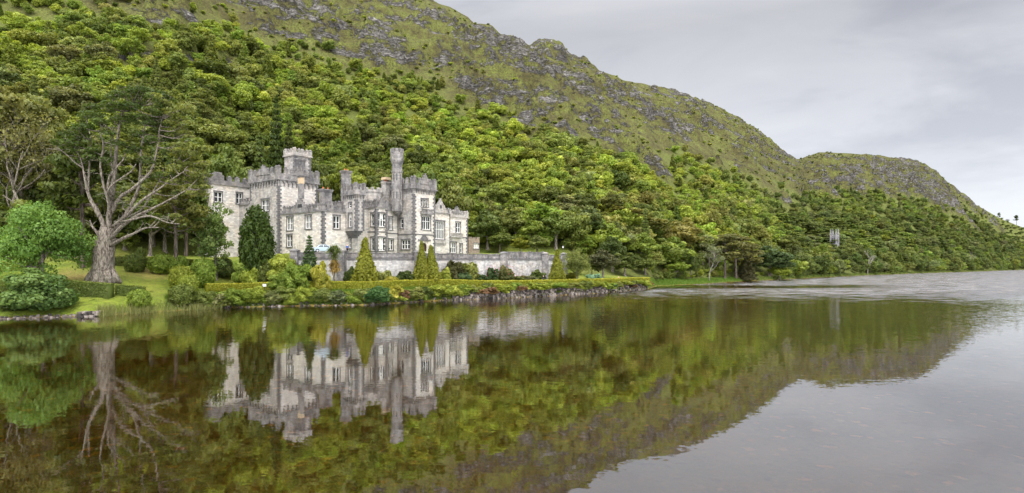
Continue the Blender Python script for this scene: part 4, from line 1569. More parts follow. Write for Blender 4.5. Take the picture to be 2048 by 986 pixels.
ZS = 7.8
for i, (a, b) in enumerate(zip(wp[:-1], wp[1:])):
    d = (b - a).normalized()
    L = (b - a).length
    wall_box(wb, a, b, -.45, .25, 2.2, ZS)
    wall_box(sb_, a, b, -.5, .42, ZS + .003, ZS + .28)
    high = 1.75 if i in (4,) else (1.15 if i > 0 else 1.2)
    wall_box(pb_, a, b, -.28, .12, ZS + .283, ZS + high)
    n = max(1, int(L / 1.35))
    for k in range(n):
        s0 = L * (k + .18) / n
        s1 = L * (k + .82) / n
        wall_box(pb_, a + d * s0, a + d * s1, .123, .20, ZS + .42, ZS + high - .14)
        if R.random() < .5:
            wall_box(pb_, a + d * (s0 + .15), a + d * (s1 - .15), -.2, .1, ZS + high + .145, ZS + high + R.uniform(.2, .34))
    wall_box(pb_, a, b, -.34, .24, ZS + high + .003, ZS + high + .14)
wb.build("wall", M["terrace_stone"], tw)
sb_.build("string_course", M["quoin"], tw)
pb_.build("parapet", M["ashlar_dark"], tw)
for px, Y, s in ((590, 104, 1.3), (684, 107.4, 1.5), (836, 116.4, 1.4), (1008, 130, 1.7), (1090, 137.6, 1.6), (1128, 141.8, 1.5)):
    q = at(px, Y, 0)
    m = MB()
    x, y = q.x - inv.x, q.y - inv.y
    m.box(x - s / 2, x + s / 2, y - s / 2 - .2, y + s / 2 - .2, 2.2 - inv.z, ZS + 1.45 - inv.z)
    m.box(x - s / 2 - .15, x + s / 2 + .15, y - s / 2 - .35, y + s / 2 - .05, ZS + 1.453 - inv.z, ZS + 1.65 - inv.z)
    m.prism([(x + c * s / 2, y - .2 + e * s / 2) for c, e in ((-1, -1), (1, -1), (1, 1), (-1, 1))], ZS + 1.653 - inv.z, ZS + 1.9 - inv.z, 0,
            [(x + c * s / 6, y - .2 + e * s / 6) for c, e in ((-1, -1), (1, -1), (1, 1), (-1, 1))])
    m.build("pier", M["ashlar_dark"], tw)

# rubble retaining wall along the water
rb_ = MB()
rr_ = random.Random(3)
for px in np.arange(905, 1294, 1.9):
    Y = float(_ki(px, 1)) + .25
    for lay in range(5):
        if rr_.random() < .12:
            continue
        w = rr_.uniform(.30, .62)
        h = rr_.uniform(.22, .42)
        p = at(px + rr_.uniform(-1.5, 1.5), Y + lay * .18 + rr_.uniform(-.12, .10), 0.02 + lay * .34 + rr_.uniform(-.05, .05))
        a = rr_.uniform(-.35, .35) + .5
        c, s = math.cos(a), math.sin(a)
        d = rr_.uniform(.25, .4)
        lo = [(p.x + (c * i - s * j) * w, p.y + (s * i + c * j) * d) for i, j in ((-.5, -.5), (.5, -.5), (.5, .5), (-.5, .5))]
        hi = [(p.x + (c * i - s * j) * w * rr_.uniform(.75, .95), p.y + (s * i + c * j) * d * .8) for i, j in ((-.5, -.5), (.5, -.5), (.5, .5), (-.5, .5))]
        rb_.prism(lo, p.z - .1, p.z + h, rr_.randrange(3), hi)
for nm, c in (("rubble_a", (0.10, 0.082, 0.07)), ("rubble_b", (0.21, 0.18, 0.16)), ("rubble_c", (0.045, 0.04, 0.036))):
    M[nm] = plain(nm, c, .95, .1, var=.5, scale=2.5)
rub = rb_.build("stone_wall", [M["rubble_a"], M["rubble_b"], M["rubble_c"]])
tag(rub, "low rough stone wall at the water's edge under the long hedge", "stone wall")


def boulders(px0, px1, n, hmax, back, seed, size=(.22, .55)):
    q = random.Random(seed)
    mb = MB()
    for k in range(n):
        px = q.uniform(px0, px1)
        Y = float(_ki(px, 1)) + q.uniform(-.5, back)
        s = q.uniform(*size)
        p = at(px, Y, max(-.1, min(gz(px, Y), hmax)) + q.uniform(-.05, .1))
        base, top = [], []
        for i in range(6):
            a = i * 1.047 + q.uniform(-.3, .3)
            base.append((p.x + math.cos(a) * s * q.uniform(.7, 1.1), p.y + math.sin(a) * s * q.uniform(.5, .8)))
            top.append((p.x + math.cos(a) * s * q.uniform(.3, .7), p.y + math.sin(a) * s * q.uniform(.25, .5)))
        mb.prism(base, p.z - .2, p.z + s * q.uniform(.35, .7), q.randrange(3), top)
    return mb


o = boulders(440, 905, 230, .45, 1.1, 5, (.15, .42)).build("shore_stones", [M["rubble_a"], M["rubble_b"], M["rubble_c"]])
tag(o, "grey stones scattered along the water's edge below the shrubs", "stones", kind="stuff")
# rough stones edging the lawn at the left, with a small stone landing at their end
lb = boulders(-160, 170, 150, .12, .5, 9, (.18, .42))
q = random.Random(9)
for px in np.arange(164, 200, 5):
    Y = float(_ki(px, 1)) - .1
    for lay in range(3):
        p = at(px + q.uniform(-2, 2), Y + q.uniform(-.1, .2), lay * .24)
        w, d, h = q.uniform(.4, .8), q.uniform(.3, .6), q.uniform(.16, .24)
        lb.box(p.x - w / 2, p.x + w / 2, p.y - d, p.y + d, p.z - .1, p.z + h, q.randrange(3))
tag(lb.build("stone_edge", [M["rubble_a"], M["rubble_b"], M["rubble_c"]]), "rough dark stone edging and small stone landing along the lawn beside the lake", "stone edging", kind="stuff")

# ---------------------------------------------------------------- church tower in the far woods
M["church_stone"] = stone("church_stone", (0.30, 0.30, 0.315), (0.12, 0.12, 0.13), 0.42, 0.68)
cp = at(1669, 345, gz(1669, 345) - .5)
church = empty("church_tower", cp, math.radians(38))
tag(church, "slender grey gothic church tower with pinnacles rising above the far woods", "church tower")
zt = EYE + (HOR - 473) * 345 / F - cp.z
cw = 1.5
mb = MB()
for f in ((Face('L', -cw)), Face('R', -cw), Face('BL', cw), Face('K', cw)):
    f.wall(mb, -cw, cw, -2, zt, [(-1.1, -.15, zt - 4.2, zt - .9), (.15, 1.1, zt - 4.2, zt - .9)], .35)
mb.add([(-cw, -cw, zt - .3), (cw, -cw, zt - .3), (cw, cw, zt - .3), (-cw, cw, zt - .3)], [(0, 1, 2, 3)])
mb.build("tower_wall", M["church_stone"], church)
for f in (Face('L', -cw), Face('R', -cw)):
    for a in (-1.1, .15):
        lb_ = MB()
        for k in range(9):
            f.box(lb_, a, a + .95, zt - 4.2 + .36 * k, zt - 4.2 + .36 * k + .2, -.34, -.12)
        f.box(lb_, a, a + .95, zt - 4.2, zt - .9, -.40, -.345)
        lb_.build("belfry_louvre", M["slate"], church)
pm = MB()
ring(pm, -cw, cw, -cw, cw, zt, zt + .9, .15, .4)
pm.build("parapet", M["church_stone"], church)
for a, b in ((-1, -1), (1, -1), (1, 1), (-1, 1)):
    pm = MB()
    x, y = a * cw, b * cw
    sq = lambda r: [(x - r, y - r), (x + r, y - r), (x + r, y + r), (x - r, y + r)]
    pm.prism(sq(.40), -1.5, zt + 1.3)
    pm.prism(sq(.48), zt + 1.303, zt + 1.6)
    pm.prism(sq(.34), zt + 1.603, zt + 4.6, 0, sq(.08))
    pm.build("pinnacle", M["church_stone"], church)

# ---------------------------------------------------------------- car on the terrace
M["car_paint"] = plain("pale_blue_car_paint", (0.34, 0.42, 0.46), .3, .5, .2, var=.04)
M["car_glass"] = plain("car_glass", (0.02, 0.025, 0.03), .05, .6)
M["tyre"] = plain("tyre_rubber", (0.02, 0.02, 0.02), .9, .1)
M["rim"] = plain("wheel_rim", (0.5, 0.5, 0.52), .35, .5, .7)
M["lamp_glass"] = plain("lamp_glass", (0.75, 0.75, 0.72), .15, .6)
car = empty("parked_car", at(648, 108.2, gz(648, 108.2) + .01), math.radians(28))
tag(car, "pale blue parked car on the castle terrace behind the parapet", "car")
body = [(-2.1, .35), (-2.12, .75), (-2.0, .92), (-1.45, 1.0), (-.95, 1.4), (-.3, 1.47), (.5, 1.44), (1.15, 1.02), (1.85, .9), (2.1, .72), (2.12, .38), (1.75, .26), (-1.7, .26)]
mb = MB()
n = len(body)
vs = []
for yy, tk in ((-.86, 0), (-.80, 1), (.80, 1), (.86, 0)):
    for x, z in body:
        pinch = max(0, (z - .95)) * .42
        vs.append((x, yy - math.copysign(pinch, yy), z))
sec = [vs[i * n:(i + 1) * n] for i in range(4)]
order = [sec[0], sec[1], sec[2], sec[3]]
allv = [p for s_ in order for p in s_]
fc = [tuple(range(n)), tuple(range(4 * n - 1, 3 * n - 1, -1))]
for i in range(3):
    for k in range(n):
        k2 = (k + 1) % n
        fc.append((i * n + k, (i + 1) * n + k, (i + 1) * n + k2, i * n + k2))
mb.add(allv, fc)
mb.build("body", M["car_paint"], car)
for s in (-1, 1):
    g = MB()
    y0 = lambda z: s * (.87 - max(0, z - .95) * .42)
    for prof in ([(-1.22, 1.03), (-.86, 1.34), (-.28, 1.39), (-.28, 1.02)], [(-.2, 1.02), (-.2, 1.39), (.42, 1.37), (.95, 1.02)]):
        g.add([(x, y0(z), z) for x, z in prof] + [(x, y0(z) - s * .03, z) for x, z in prof], [(0, 1, 2, 3), (7, 6, 5, 4)] + [(i, 4 + i, 4 + (i + 1) % 4, (i + 1) % 4) for i in range(4)])
    g.build("side_window", M["car_glass"], car)
for name, q in (("windscreen", [(.58, 1.41), (1.1, 1.06)]), ("rear_window", [(-1.38, 1.07), (-.99, 1.39)])):
    g = MB()
    (xa, za_), (xb, zb_) = q
    sgn = .02
    pts = [(xa + (sgn if name == "windscreen" else -sgn), -.66, za_ + sgn), (xb + (sgn if name == "windscreen" else -sgn), -.72, zb_ + sgn),
           (xb + (sgn if name == "windscreen" else -sgn), .72, zb_ + sgn), (xa + (sgn if name == "windscreen" else -sgn), .66, za_ + sgn)]
    g.add(pts, [(0, 1, 2, 3)])
    g.build(name, M["car_glass"], car)
for x in (-1.32, 1.32):
    for s in (-1, 1):
        w = MB()
        w.tube([(x, s * .66, .33), (x, s * .88, .33)], [.33, .33], 18)
        wo = w.build("wheel", M["tyre"], car)
        w = MB()
        w.tube([(x, s * .85, .33), (x, s * .895, .33)], [.21, .19], 14)
        w.build("rim", M["rim"], wo)
for s in (-.62, .62):
    for x, nm in ((2.1, "headlight"), (-2.1, "tail_light")):
        w = MB()
        w.box(x - .04, x + .04, s - .16, s + .16, .62, .76)
        w.build(nm, M["lamp_glass"] if x > 0 else M["pot"], car)


# ---------------------------------------------------------------- people: one skinned body each, clothes and hair over it
def skin_obj(name, joints, edges, radii, mat, parent, root=0, sub=2):
    me = bpy.data.meshes.new(name)
    me.from_pydata(joints, edges, [])
    me.materials.append(mat)
    o = link(bpy.data.objects.new(name, me), parent)
    sk = o.modifiers.new("skin", 'SKIN')
    sk.use_smooth_shade = True
    for i, r in enumerate(radii):
        d = me.skin_vertices[0].data[i]
        d.radius = r if isinstance(r, tuple) else (r, r)
        d.use_root = (i == root)
    s = o.modifiers.new("smooth", 'SUBSURF')
    s.levels = s.render_levels = sub
    return o


def person(px, Y, face, height, top, legs, hair, label, stride=.12, arm=.05):
    root = empty("person", at(px, Y, gz(px, Y)), face)
    k = height / 1.75
    root.scale = (k, k, k)
    tag(root, label, "person")
    J = [(0, 0, .95), (0, 0, 1.15), (0, 0, 1.40), (0, 0, 1.50), (0, -.015, 1.62), (0, -.01, 1.70),
         (-.19, 0, 1.42), (-.24, .02, 1.14), (-.25, -.06 - arm, .90), (-.25, -.10 - arm, .80),
         (.19, 0, 1.42), (.24, .02, 1.14), (.25, -.06 + arm, .90), (.25, -.10 + arm, .80),
         (-.10, 0, .90), (-.11, -stride, .50), (-.11, -stride * .7, .09), (-.11, -stride * .7 - .17, .04),
         (.10, 0, .90), (.11, stride * .5, .50), (.11, stride, .09), (.11, stride - .17, .04)]
    E = [(0, 1), (1, 2), (2, 3), (3, 4), (4, 5), (2, 6), (6, 7), (7, 8), (8, 9), (2, 10), (10, 11), (11, 12), (12, 13), (0, 14), (14, 15), (15, 16), (16, 17), (0, 18), (18, 19), (19, 20), (20, 21)]
    RR = [(.15, .11), (.14, .10), (.15, .10), .055, (.08, .10), (.075, .09), .055, .045, .035, .04, .055, .045, .035, .04, .085, .06, .042, .04, .085, .06, .042, .04]
    skin_obj("body", J, E, RR, M["skin"], root)
    t_ = [0, 1, 2, 6, 7, 8, 10, 11, 12]
    skin_obj("jacket", [J[i] for i in t_], [(0, 1), (1, 2), (2, 3), (3, 4), (4, 5), (2, 6), (6, 7), (7, 8)], [(.18, .14), (.17, .13), (.18, .13), .085, .07, .055, .085, .07, .055], top, root)
    l_ = [0, 14, 15, 16, 18, 19, 20]
    skin_obj("trousers", [J[i] for i in l_], [(0, 1), (1, 2), (2, 3), (0, 4), (4, 5), (5, 6)], [(.165, .125), .11, .085, .065, .11, .085, .065], legs, root)
    skin_obj("hair", [(0, .03, 1.63), (0, .02, 1.72), (0, -.03, 1.77)], [(0, 1), (1, 2)], [(.075, .07), (.085, .09), (.06, .06)], hair, root)
    return root


M["skin"] = plain("skin", (0.55, 0.35, 0.26), .6, .3, var=.05)
for nm, c in (("navy_cloth", (0.02, 0.03, 0.07)), ("black_cloth", (0.015, 0.015, 0.018)), ("blue_cloth", (0.04, 0.09, 0.28)), ("grey_cloth", (0.12, 0.12, 0.13)),
              ("pink_cloth", (0.5, 0.2, 0.2)), ("pale_cloth", (0.55, 0.5, 0.45)), ("brown_hair", (0.06, 0.035, 0.02)), ("grey_hair", (0.3, 0.29, 0.28))):
    M[nm] = plain(nm, c, .9, .1, var=.2, scale=12)
person(1087, 131.5, math.radians(200), 1.66, M["black_cloth"], M["navy_cloth"], M["brown_hair"], "shorter person in a black top walking behind the long hedge")
person(1099, 132, math.radians(190), 1.80, M["navy_cloth"], M["black_cloth"], M["brown_hair"], "taller person in a navy jacket walking behind the long hedge")
person(1237, 146, math.radians(120), 1.68, M["pink_cloth"], M["grey_cloth"], M["grey_hair"], "person in a pink top by the far end of the hedge")
person(1245, 144.6, math.radians(90), 1.74, M["pale_cloth"], M["grey_cloth"], M["brown_hair"], "person in a pale top by the far end of the hedge")
person(694.5, 110.8, math.radians(30), 1.72, M["blue_cloth"], M["black_cloth"], M["brown_hair"], "person in a blue jacket standing on the castle terrace")

# ---------------------------------------------------------------- lamp post, notice board
lamp = empty("lamp_post", at(1126, 152, 8.6))
tag(lamp, "black lamp post with glass lantern behind the right end of the terrace wall", "lamp post")
mb = MB()
mb.tube([(0, 0, -.6), (0, 0, .4), (0, 0, 2.5)], [.12, .07, .05], 8)
mb.build("pole", M["iron"], lamp)
mb = MB()
mb.prism(octagon(.16, 0, 0, 6), 2.5, 2.95, 0, octagon(.25, 0, 0, 6))
lg = mb.build("lantern", M["lamp_glass"], lamp)
mb = MB()
mb.prism(octagon(.28, 0, 0, 6), 2.953, 3.2, 0, octagon(.05, 0, 0, 6))
mb.build("lantern_cap", M["iron"], lg)
sp_ = at(529, 96.9, gz(529, 96.9))
nbd = empty("notice_board", sp_, math.radians(12))
tag(nbd, "small plain white notice board on a post in front of the clipped hedge", "sign")
mb = MB()
mb.box(-.04, .04, -.04, .04, -.3, 1.45)
mb.build("post", M["iron"], nbd)
mb = MB()
mb.box(-.26, .26, -.075, -.043, 1.05, 1.45)
mb.build("board", M["white_paint"], nbd)

# ---------------------------------------------------------------- the great cypress on the lawn
cy = empty("cypress_tree", at(206, 88, gz(206, 88)))
tag(cy, "huge old cypress with a flared grey trunk and bare twisting limbs on the lawn", "tree")
c0 = Vector(cy.location)


def cpt(px, py, dy=0.0):
    p = at(px, 88 + dy, y=py)
    return p - c0


trunk = MB()
NPK = 13
tp = [cpt(206, 566), cpt(206, 553), cpt(206, 535), cpt(208, 505), cpt(212, 478), cpt(216, 455)]
tr_ = [1.95, 1.6, 1.42, 1.36, 1.2, .95]
cp_ = curve_pts(tp, 6)
trunk.tube(cp_, np.interp(np.linspace(0, 5, len(cp_)), range(6), tr_), 28, wob=.085)
for a in range(7):
    an = a * .9 + .2
    d = Vector((math.cos(an), math.sin(an) * .8, 0))
    trunk.tube([tuple(d * 2.5 + Vector((0, 0, -.25))), tuple(d * 1.7 + Vector((0, 0, .5))), tuple(d * .9 + Vector((0, 0, 2.2)))], [.28, .62, .5], 8, wob=.1)
trunk.build("trunk", M["bark"], cy, True)
LIMBS = [  # (px, py, depth offset) along each limb, with its radius at the foot and at the tip
    ([(216, 458, 0), (221, 410, .3), (229, 352, .6), (233, 300, .8), (239, 250, 1), (249, 214, 1.2)], .62, .12),
    ([(211, 470, 0), (203, 440, -.6), (186, 410, -1), (176, 385, -1), (170, 358, -1.2), (166, 335, -1)], .52, .14),
    ([(209, 492, 0), (196, 468, -1), (184, 452, -1.2), (180, 440, -1.5)], .42, .10),
    ([(214, 470, .5), (204, 440, 2), (194, 415, 3), (180, 398, 4)], .34, .10),
    ([(220, 440, 0), (217, 405, -1), (207, 368, -1.5), (201, 330, -1.8), (207, 292, -1.5), (199, 262, -1.8)], .36, .10),
    ([(226, 392, 0), (216, 378, -1.4), (220, 352, -1.8), (237, 330, -1.2), (247, 318, -1), (252, 300, -1)], .30, .08),
    ([(222, 428, 0), (240, 395, -1), (262, 380, -1.5), (283, 362, -1.6), (303, 340, -1.2), (313, 305, -1), (319, 260, -.8), (325, 235, -.5)], .42, .10),
    ([(226, 400, 0), (216, 388, -2), (222, 372, -2.6), (243, 356, -2.8), (263, 342, -2.5), (272, 328, -2.4)], .27, .07),
    ([(222, 470, .3), (246, 438, 1), (266, 402, 1.5), (278, 372, 1.6), (281, 330, 1.8), (284, 285, 1.5), (290, 250, 1.5)], .46, .12),
    ([(221, 478, -.3), (247, 450, -1.4), (277, 430, -2), (307, 416, -2.4), (345, 396, -2.6), (376, 378, -2.5)], .44, .08),
    ([(220, 492, -.3), (244, 478, -1.5), (266, 468, -2), (291, 456, -2.4), (318, 455, -2.6)], .42, .10),
    ([(223, 455, 0), (252, 432, -2), (285, 400, -2.6), (315, 380, -2.8), (345, 358, -3), (372, 340, -3)], .36, .07),
    ([(230, 445, 0), (262, 440, -3), (300, 432, -3.4), (335, 445, -3.6), (360, 448, -3.8)], .26, .07),
    ([(246, 438, 1), (282, 420, .5), (305, 385, .2), (318, 362, .2), (330, 330, .4)], .25, .06),
    ([(166, 336, -1), (150, 325, -1.2), (132, 308, -1.2), (118, 298, -1.2)], .16, .05),
    ([(167, 338, -1), (160, 315, -.8), (148, 296, -.6), (135, 286, -.6)], .15, .05),
    ([(176, 385, -1), (178, 340, -.4), (180, 300, 0), (181, 280, 0)], .26, .08),
    ([(229, 352, .6), (222, 325, 1.4), (222, 300, 1.8), (226, 270, 2)], .18, .06),
    ([(239, 250, 1), (228, 262, .5), (222, 258, .2)], .12, .05),
    ([(249, 214, 1.2), (258, 222, 1), (272, 214, 1)], .10, .04)]
q = random.Random(4)
tips, limb_pts = [], []
for pts, r0, r1 in LIMBS:
    cpn = curve_pts([tuple(cpt(*p)) for p in pts], 4)
    mb = MB()
    mb.tube(cpn, np.linspace(r0, r1, len(cpn)) * .72, 8, wob=.07)
    limb_pts += [Vector(p) for p in cpn[3:]]
    for k in range(2, len(cpn) - 1, 2):       # twigs
        b = Vector(cpn[k])
        d = Vector((q.uniform(-1, 1), q.uniform(-1, 1), q.uniform(-.2, 1))).normalized() * q.uniform(.8, 2.0)
        mb.tube([tuple(b), tuple(b + d * .5 + Vector((0, 0, .1))), tuple(b + d)], [.06, .045, .02], 4)
    mb.build("limb", M["bark"], cy, True)
    tips.append(Vector(cpn[-1]))
pads = []
for px, py, w in [(243, 188, 26), (262, 178, 30), (282, 184, 30), (300, 190, 26), (226, 208, 30), (205, 215, 30), (250, 215, 30), (275, 210, 34), (330, 205, 34), (352, 222, 34), (365, 250, 28), (342, 240, 32),
                  (318, 222, 30), (184, 228, 26), (170, 250, 30), (148, 262, 26), (195, 245, 24), (228, 240, 26), (262, 240, 30), (290, 238, 28), (310, 250, 26), (325, 262, 24), (345, 275, 26), (160, 275, 22),
                  (125, 285, 24), (140, 300, 18), (360, 290, 24), (378, 310, 28), (352, 330, 24), (395, 330, 26), (385, 360, 26), (405, 350, 22), (365, 385, 22), (340, 300, 22), (395, 385, 24), (320, 440, 16), (350, 430, 18),
                  (256, 410, 12), (242, 405, 10), (300, 280, 20), (215, 265, 18), (188, 300, 22), (210, 320, 18), (262, 300, 22), (300, 320, 22), (240, 285, 20), (275, 270, 22), (170, 315, 18), (335, 350, 24), (310, 350, 18), (350, 365, 22), (150, 285, 22), (380, 340, 26), (405, 372, 22), (372, 268, 24), (330, 188, 22), (225, 190, 22)]:
    for k in range(4):
        p = cpt(px + q.uniform(-.6, .6) * w, py + q.uniform(-.22, .22) * w, q.uniform(-3.5, 3))
        r = w * 88 / F * q.uniform(.30, .5)
        pads.append([p.x, p.y, p.z, r * 1.25, r * 1.1, r * .42])
bm_ = MB()
for k in range(len(pads)):
    for w_ in range(2):
        a_ = Vector(pads[k][:3])
        d_ = Vector((q.uniform(-1, 1), q.uniform(-1, 1), q.uniform(-.5, .6))) * 1.3
        bm_.tube([tuple(a_ - d_ * .6), tuple(a_ + Vector((0, 0, .12))), tuple(a_ + d_)], [.04, .035, .015], 4)
    if k % 2:
        bm_.tube([pads[k - 1][:3], pads[k][:3]], [.05, .035], 4)
        continue
    e = Vector(pads[k][:3])
    b = min(limb_pts, key=lambda p: (p - e).length + .8 * max(0, p.z - e.z))
    if (b - e).length > .15:
        m = (b + e) / 2 + Vector((q.uniform(-.4, .4), q.uniform(-.4, .4), -.12 * (e - b).length))
        pts_ = curve_pts([tuple(b), tuple(m), tuple(e)], 4)
        bm_.tube(pts_, np.linspace(.11, .035, len(pts_)), 5, wob=.1)
bm_.build("branches", M["bark"], cy, True)
c, n, s, tn = clump_leaves(pads, 80, .24, jitter=.85, tone_c=.2, tone_l=.16)
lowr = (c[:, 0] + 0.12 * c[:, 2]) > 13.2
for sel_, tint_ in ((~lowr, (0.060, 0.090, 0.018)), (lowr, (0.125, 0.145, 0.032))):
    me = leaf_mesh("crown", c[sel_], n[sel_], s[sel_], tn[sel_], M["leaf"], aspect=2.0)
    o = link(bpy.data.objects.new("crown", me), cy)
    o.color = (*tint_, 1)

# ---------------------------------------------------------------- garden trees
tree_px("broadleaf_tree", "open", 84, 82, 394, 156, (.115, .195, .036), "bright green spreading tree left of the great cypress, over the lawn hedge", zoff=-.1)
tree_px("broadleaf_tree", "broad", -28, 84, 372, 150, "green", "green tree cut by the photo's left edge beside the lawn", var=1)
tree_px("pine_tree", "pine", 166, 97, 268, 120, "pine", "leaning bare-stemmed pine close behind the great cypress", var=0, bark_=1)
tree_px("pine_tree", "pine", 352, 98, 382, 95, "olive", "short dark pine with tiered pads between the cypress and the slender birch", var=1)
tree_px("birch_tree", "birch", 432, 101, 388, 80, (.13, .18, .045), "slender light green birch in front of the castle's left wing", var=0)
tree_px("yew_tree", "yew", 513, 103, 414, 69, "yew", "dense dark green egg-shaped yew in front of the main tower", var=0, jit=0)
tree_px("conifer_tree", "spruce", 619, 101.5, 472, 46, "blue", "small blue-green conifer at the left end of the terrace wall", var=0)
for px, Y, yt, w, lab in ((730, 104.5, 482, 56, "broad golden-green conifer standing alone before the terrace wall"), (843, 112.5, 488, 38, "narrow golden-green conifer, left and front one of the pair before the terrace wall"),
                          (862, 113.5, 496, 44, "wider golden-green conifer, right one of the pair before the terrace wall"), (1114, 131, 504, 38, "golden-green conifer at the right corner of the terrace wall")):
    tree_px("golden_conifer", "gold", px, Y, yt, w, "gold", lab, "golden conifers along the terrace wall", jit=.05)
tree_px("round_tree", "open", 1155, 136, 494, 50, "mid", "small round-headed tree on a short trunk right of the terrace wall", var=0)
tree_px("hazel_tree", "broad", 1206, 147, 497, 66, (.075, .075, .03), "bushy tree with purplish top and green skirt behind the hedge's right part", var=0)
tree_px("garden_tree", "broad", 1184, 149, 512, 46, "mid", "small light tree between the round tree and the purplish bushy tree", var=2)

# cabbage palm: stem with shaggy heads of strap leaves
cpal = empty("cabbage_palm", at(668, 101.5, gz(668, 101.5)))
tag(cpal, "cabbage palm with shaggy spiky heads and brown dead leaves before the terrace wall", "palm")
mb = MB()
mb.tube([(0, 0, -.2), (.05, 0, 2.2), (0, 0, 4.6)], [.26, .17, .14], 8, wob=.06)
for dx in (-.55, .5):
    mb.tube([(0, 0, 4.2), (dx * .6, 0, 5.2), (dx, 0, 6.2)], [.12, .1, .09], 6)
mb.build("trunk", M["bark"], cpal)


def straps(heads, droop, seed, name, tint, ln, n=150):
    rng = np.random.default_rng(seed)
    mb = MB()
    for hx, hy, hz in heads:
        for k in range(n):
            d = rng.normal(size=3)
            d[2] = d[2] * .6 + droop
            d /= np.linalg.norm(d)
            L = ln * rng.uniform(.7, 1.1)
            b = np.array([hx, hy, hz]) + rng.normal(0, .1, 3)
            sd_ = np.cross(d, [0, 0, 1.0])
            sd_ = sd_ / (np.linalg.norm(sd_) + 1e-6) * .055
            m = b + d * L * .6
            e = b + d * L + np.array([0, 0, -.28 * L])
            mb.add([b - sd_, b + sd_, m + sd_, m - sd_, e], [(0, 1, 2, 3), (3, 2, 4)])
    o = mb.build(name, M["leaf"], cpal)
    a = o.data.attributes.new("tone", 'FLOAT', 'FACE')
    a.data.foreach_set("value", rng.uniform(.2, .8, len(mb.f)).astype(np.float32))
    o.color = tint + (1,)


straps([(-.6, 0, 6.5), (.55, 0, 6.5), (0, .1, 5.6), (.1, -.2, 7.0)], .35, 5, "crown", (.10, .13, .03), 1.25)
straps([(0, 0, 4.9), (-.3, 0, 4.2), (.35, 0, 4.3), (.5, 0, 3.6), (-.1, -.1, 3.3)], -.45, 6, "dead_leaves", (.22, .15, .035), 1.1, 110)

# ---------------------------------------------------------------- clipped bushes on the lawn
G = "clipped round bushes on the lawn"
for px, Y, w, yt, tint, lab in (
        (271, 97, 40, 506, "green", "clipped round bush nearest the cypress, against the upper hedge"),
        (281, 101, 18, 494, "green", "tiny clipped bush topping the upper hedge right of the cypress"),
        (324, 98, 48, 508, "bright", "wide clipped round bush in the middle of the lawn row"),
        (358, 98.5, 36, 510, "bright", "clipped bush tucked behind the lawn's bush cluster"),
        (362, 93, 44, 531, "lime", "yellow-green clipped bush at the heart of the lawn cluster"),
        (376, 89, 38, 548, "lime", "small low clipped bush at the front of the lawn cluster"),
        (406, 96, 48, 516, "bright", "large clipped round bush right of the lawn cluster")):
    shrub("clipped_bush", DOME, px, Y, w, yt, tint, lab, G, var=px % 2, base='y')
shrub("clipped_bush", DOME, 920, 121.5, 30, 551, "grey", "low grey-green clipped dome right of the paired golden conifers", G, base='y')
shrub("clipped_bush", DOME, 782, 107, 30, 552, "yellow", "small yellow clipped dome between the golden conifers", G, base='y')


def hedge(name, px_list, w, h, tint, label, dY=None, Y=None, seed=1, size=.15, wav=.10, shag=0.0, group=None, per=85):
    pts = []
    for k, px in enumerate(px_list):
        y = Y[k] if Y is not None else float(_ki(px, 1)) + dY
        pts.append(at(px, y, gz(px, y) - .05))
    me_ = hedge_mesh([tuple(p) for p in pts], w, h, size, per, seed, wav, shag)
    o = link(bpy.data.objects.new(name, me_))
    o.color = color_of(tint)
    return tag(o, label, "hedge", group)


hedge("clipped_hedge", [-90, 0, 62], 1.3, 1.5, "lime", "yellow-topped hedge behind the lawn at the far left", Y=[93, 95, 96], seed=2, size=.17)
hedge("clipped_hedge", [158, 215, 300, 420], 1.3, 1.55, "mid", "dark green upper hedge running behind the great cypress", Y=[99.5, 100, 101.5, 105], seed=3, size=.17)
hedge("clipped_hedge", [132, 222], 1.6, 2.1, "green", "boxy low hedge block in front of the great cypress", Y=[82, 82.3], seed=4)
hedge("clipped_hedge", [231, 291], 1.4, 1.5, "green", "thin low hedge strip right of the hedge block below the cypress", Y=[84.2, 86], seed=5)
hedge("clipped_hedge", [-60, 28], 1.4, 1.5, "green", "low dark hedge behind the waterside bush at far left", Y=[80, 80.5], seed=6)
LH = list(range(412, 1299, 26))
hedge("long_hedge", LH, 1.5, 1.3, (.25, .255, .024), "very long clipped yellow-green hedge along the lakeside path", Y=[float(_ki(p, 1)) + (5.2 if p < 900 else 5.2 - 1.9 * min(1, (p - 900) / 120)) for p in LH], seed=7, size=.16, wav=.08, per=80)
shrub("waterside_bush", FINE, 76, 1.6, 122, 524, (.085, .145, .034), "big dense green bush overhanging the water at the left", None, 0, cat="bush")
shrub("box_bush", DOME, 279, 1.1, 42, 578, "bright", "squarish green bush near the reeds at the water's edge", None, 1, cat="bush")
shrub("box_bush", DOME, 364, 1.2, 50, 568, "green", "yellow-topped squarish bush between reeds and the long hedge", None, 0, cat="bush")
shrub("box_bush", DOME, 262, 1.0, 1, 605, "lime", "", None, 0) if False else None

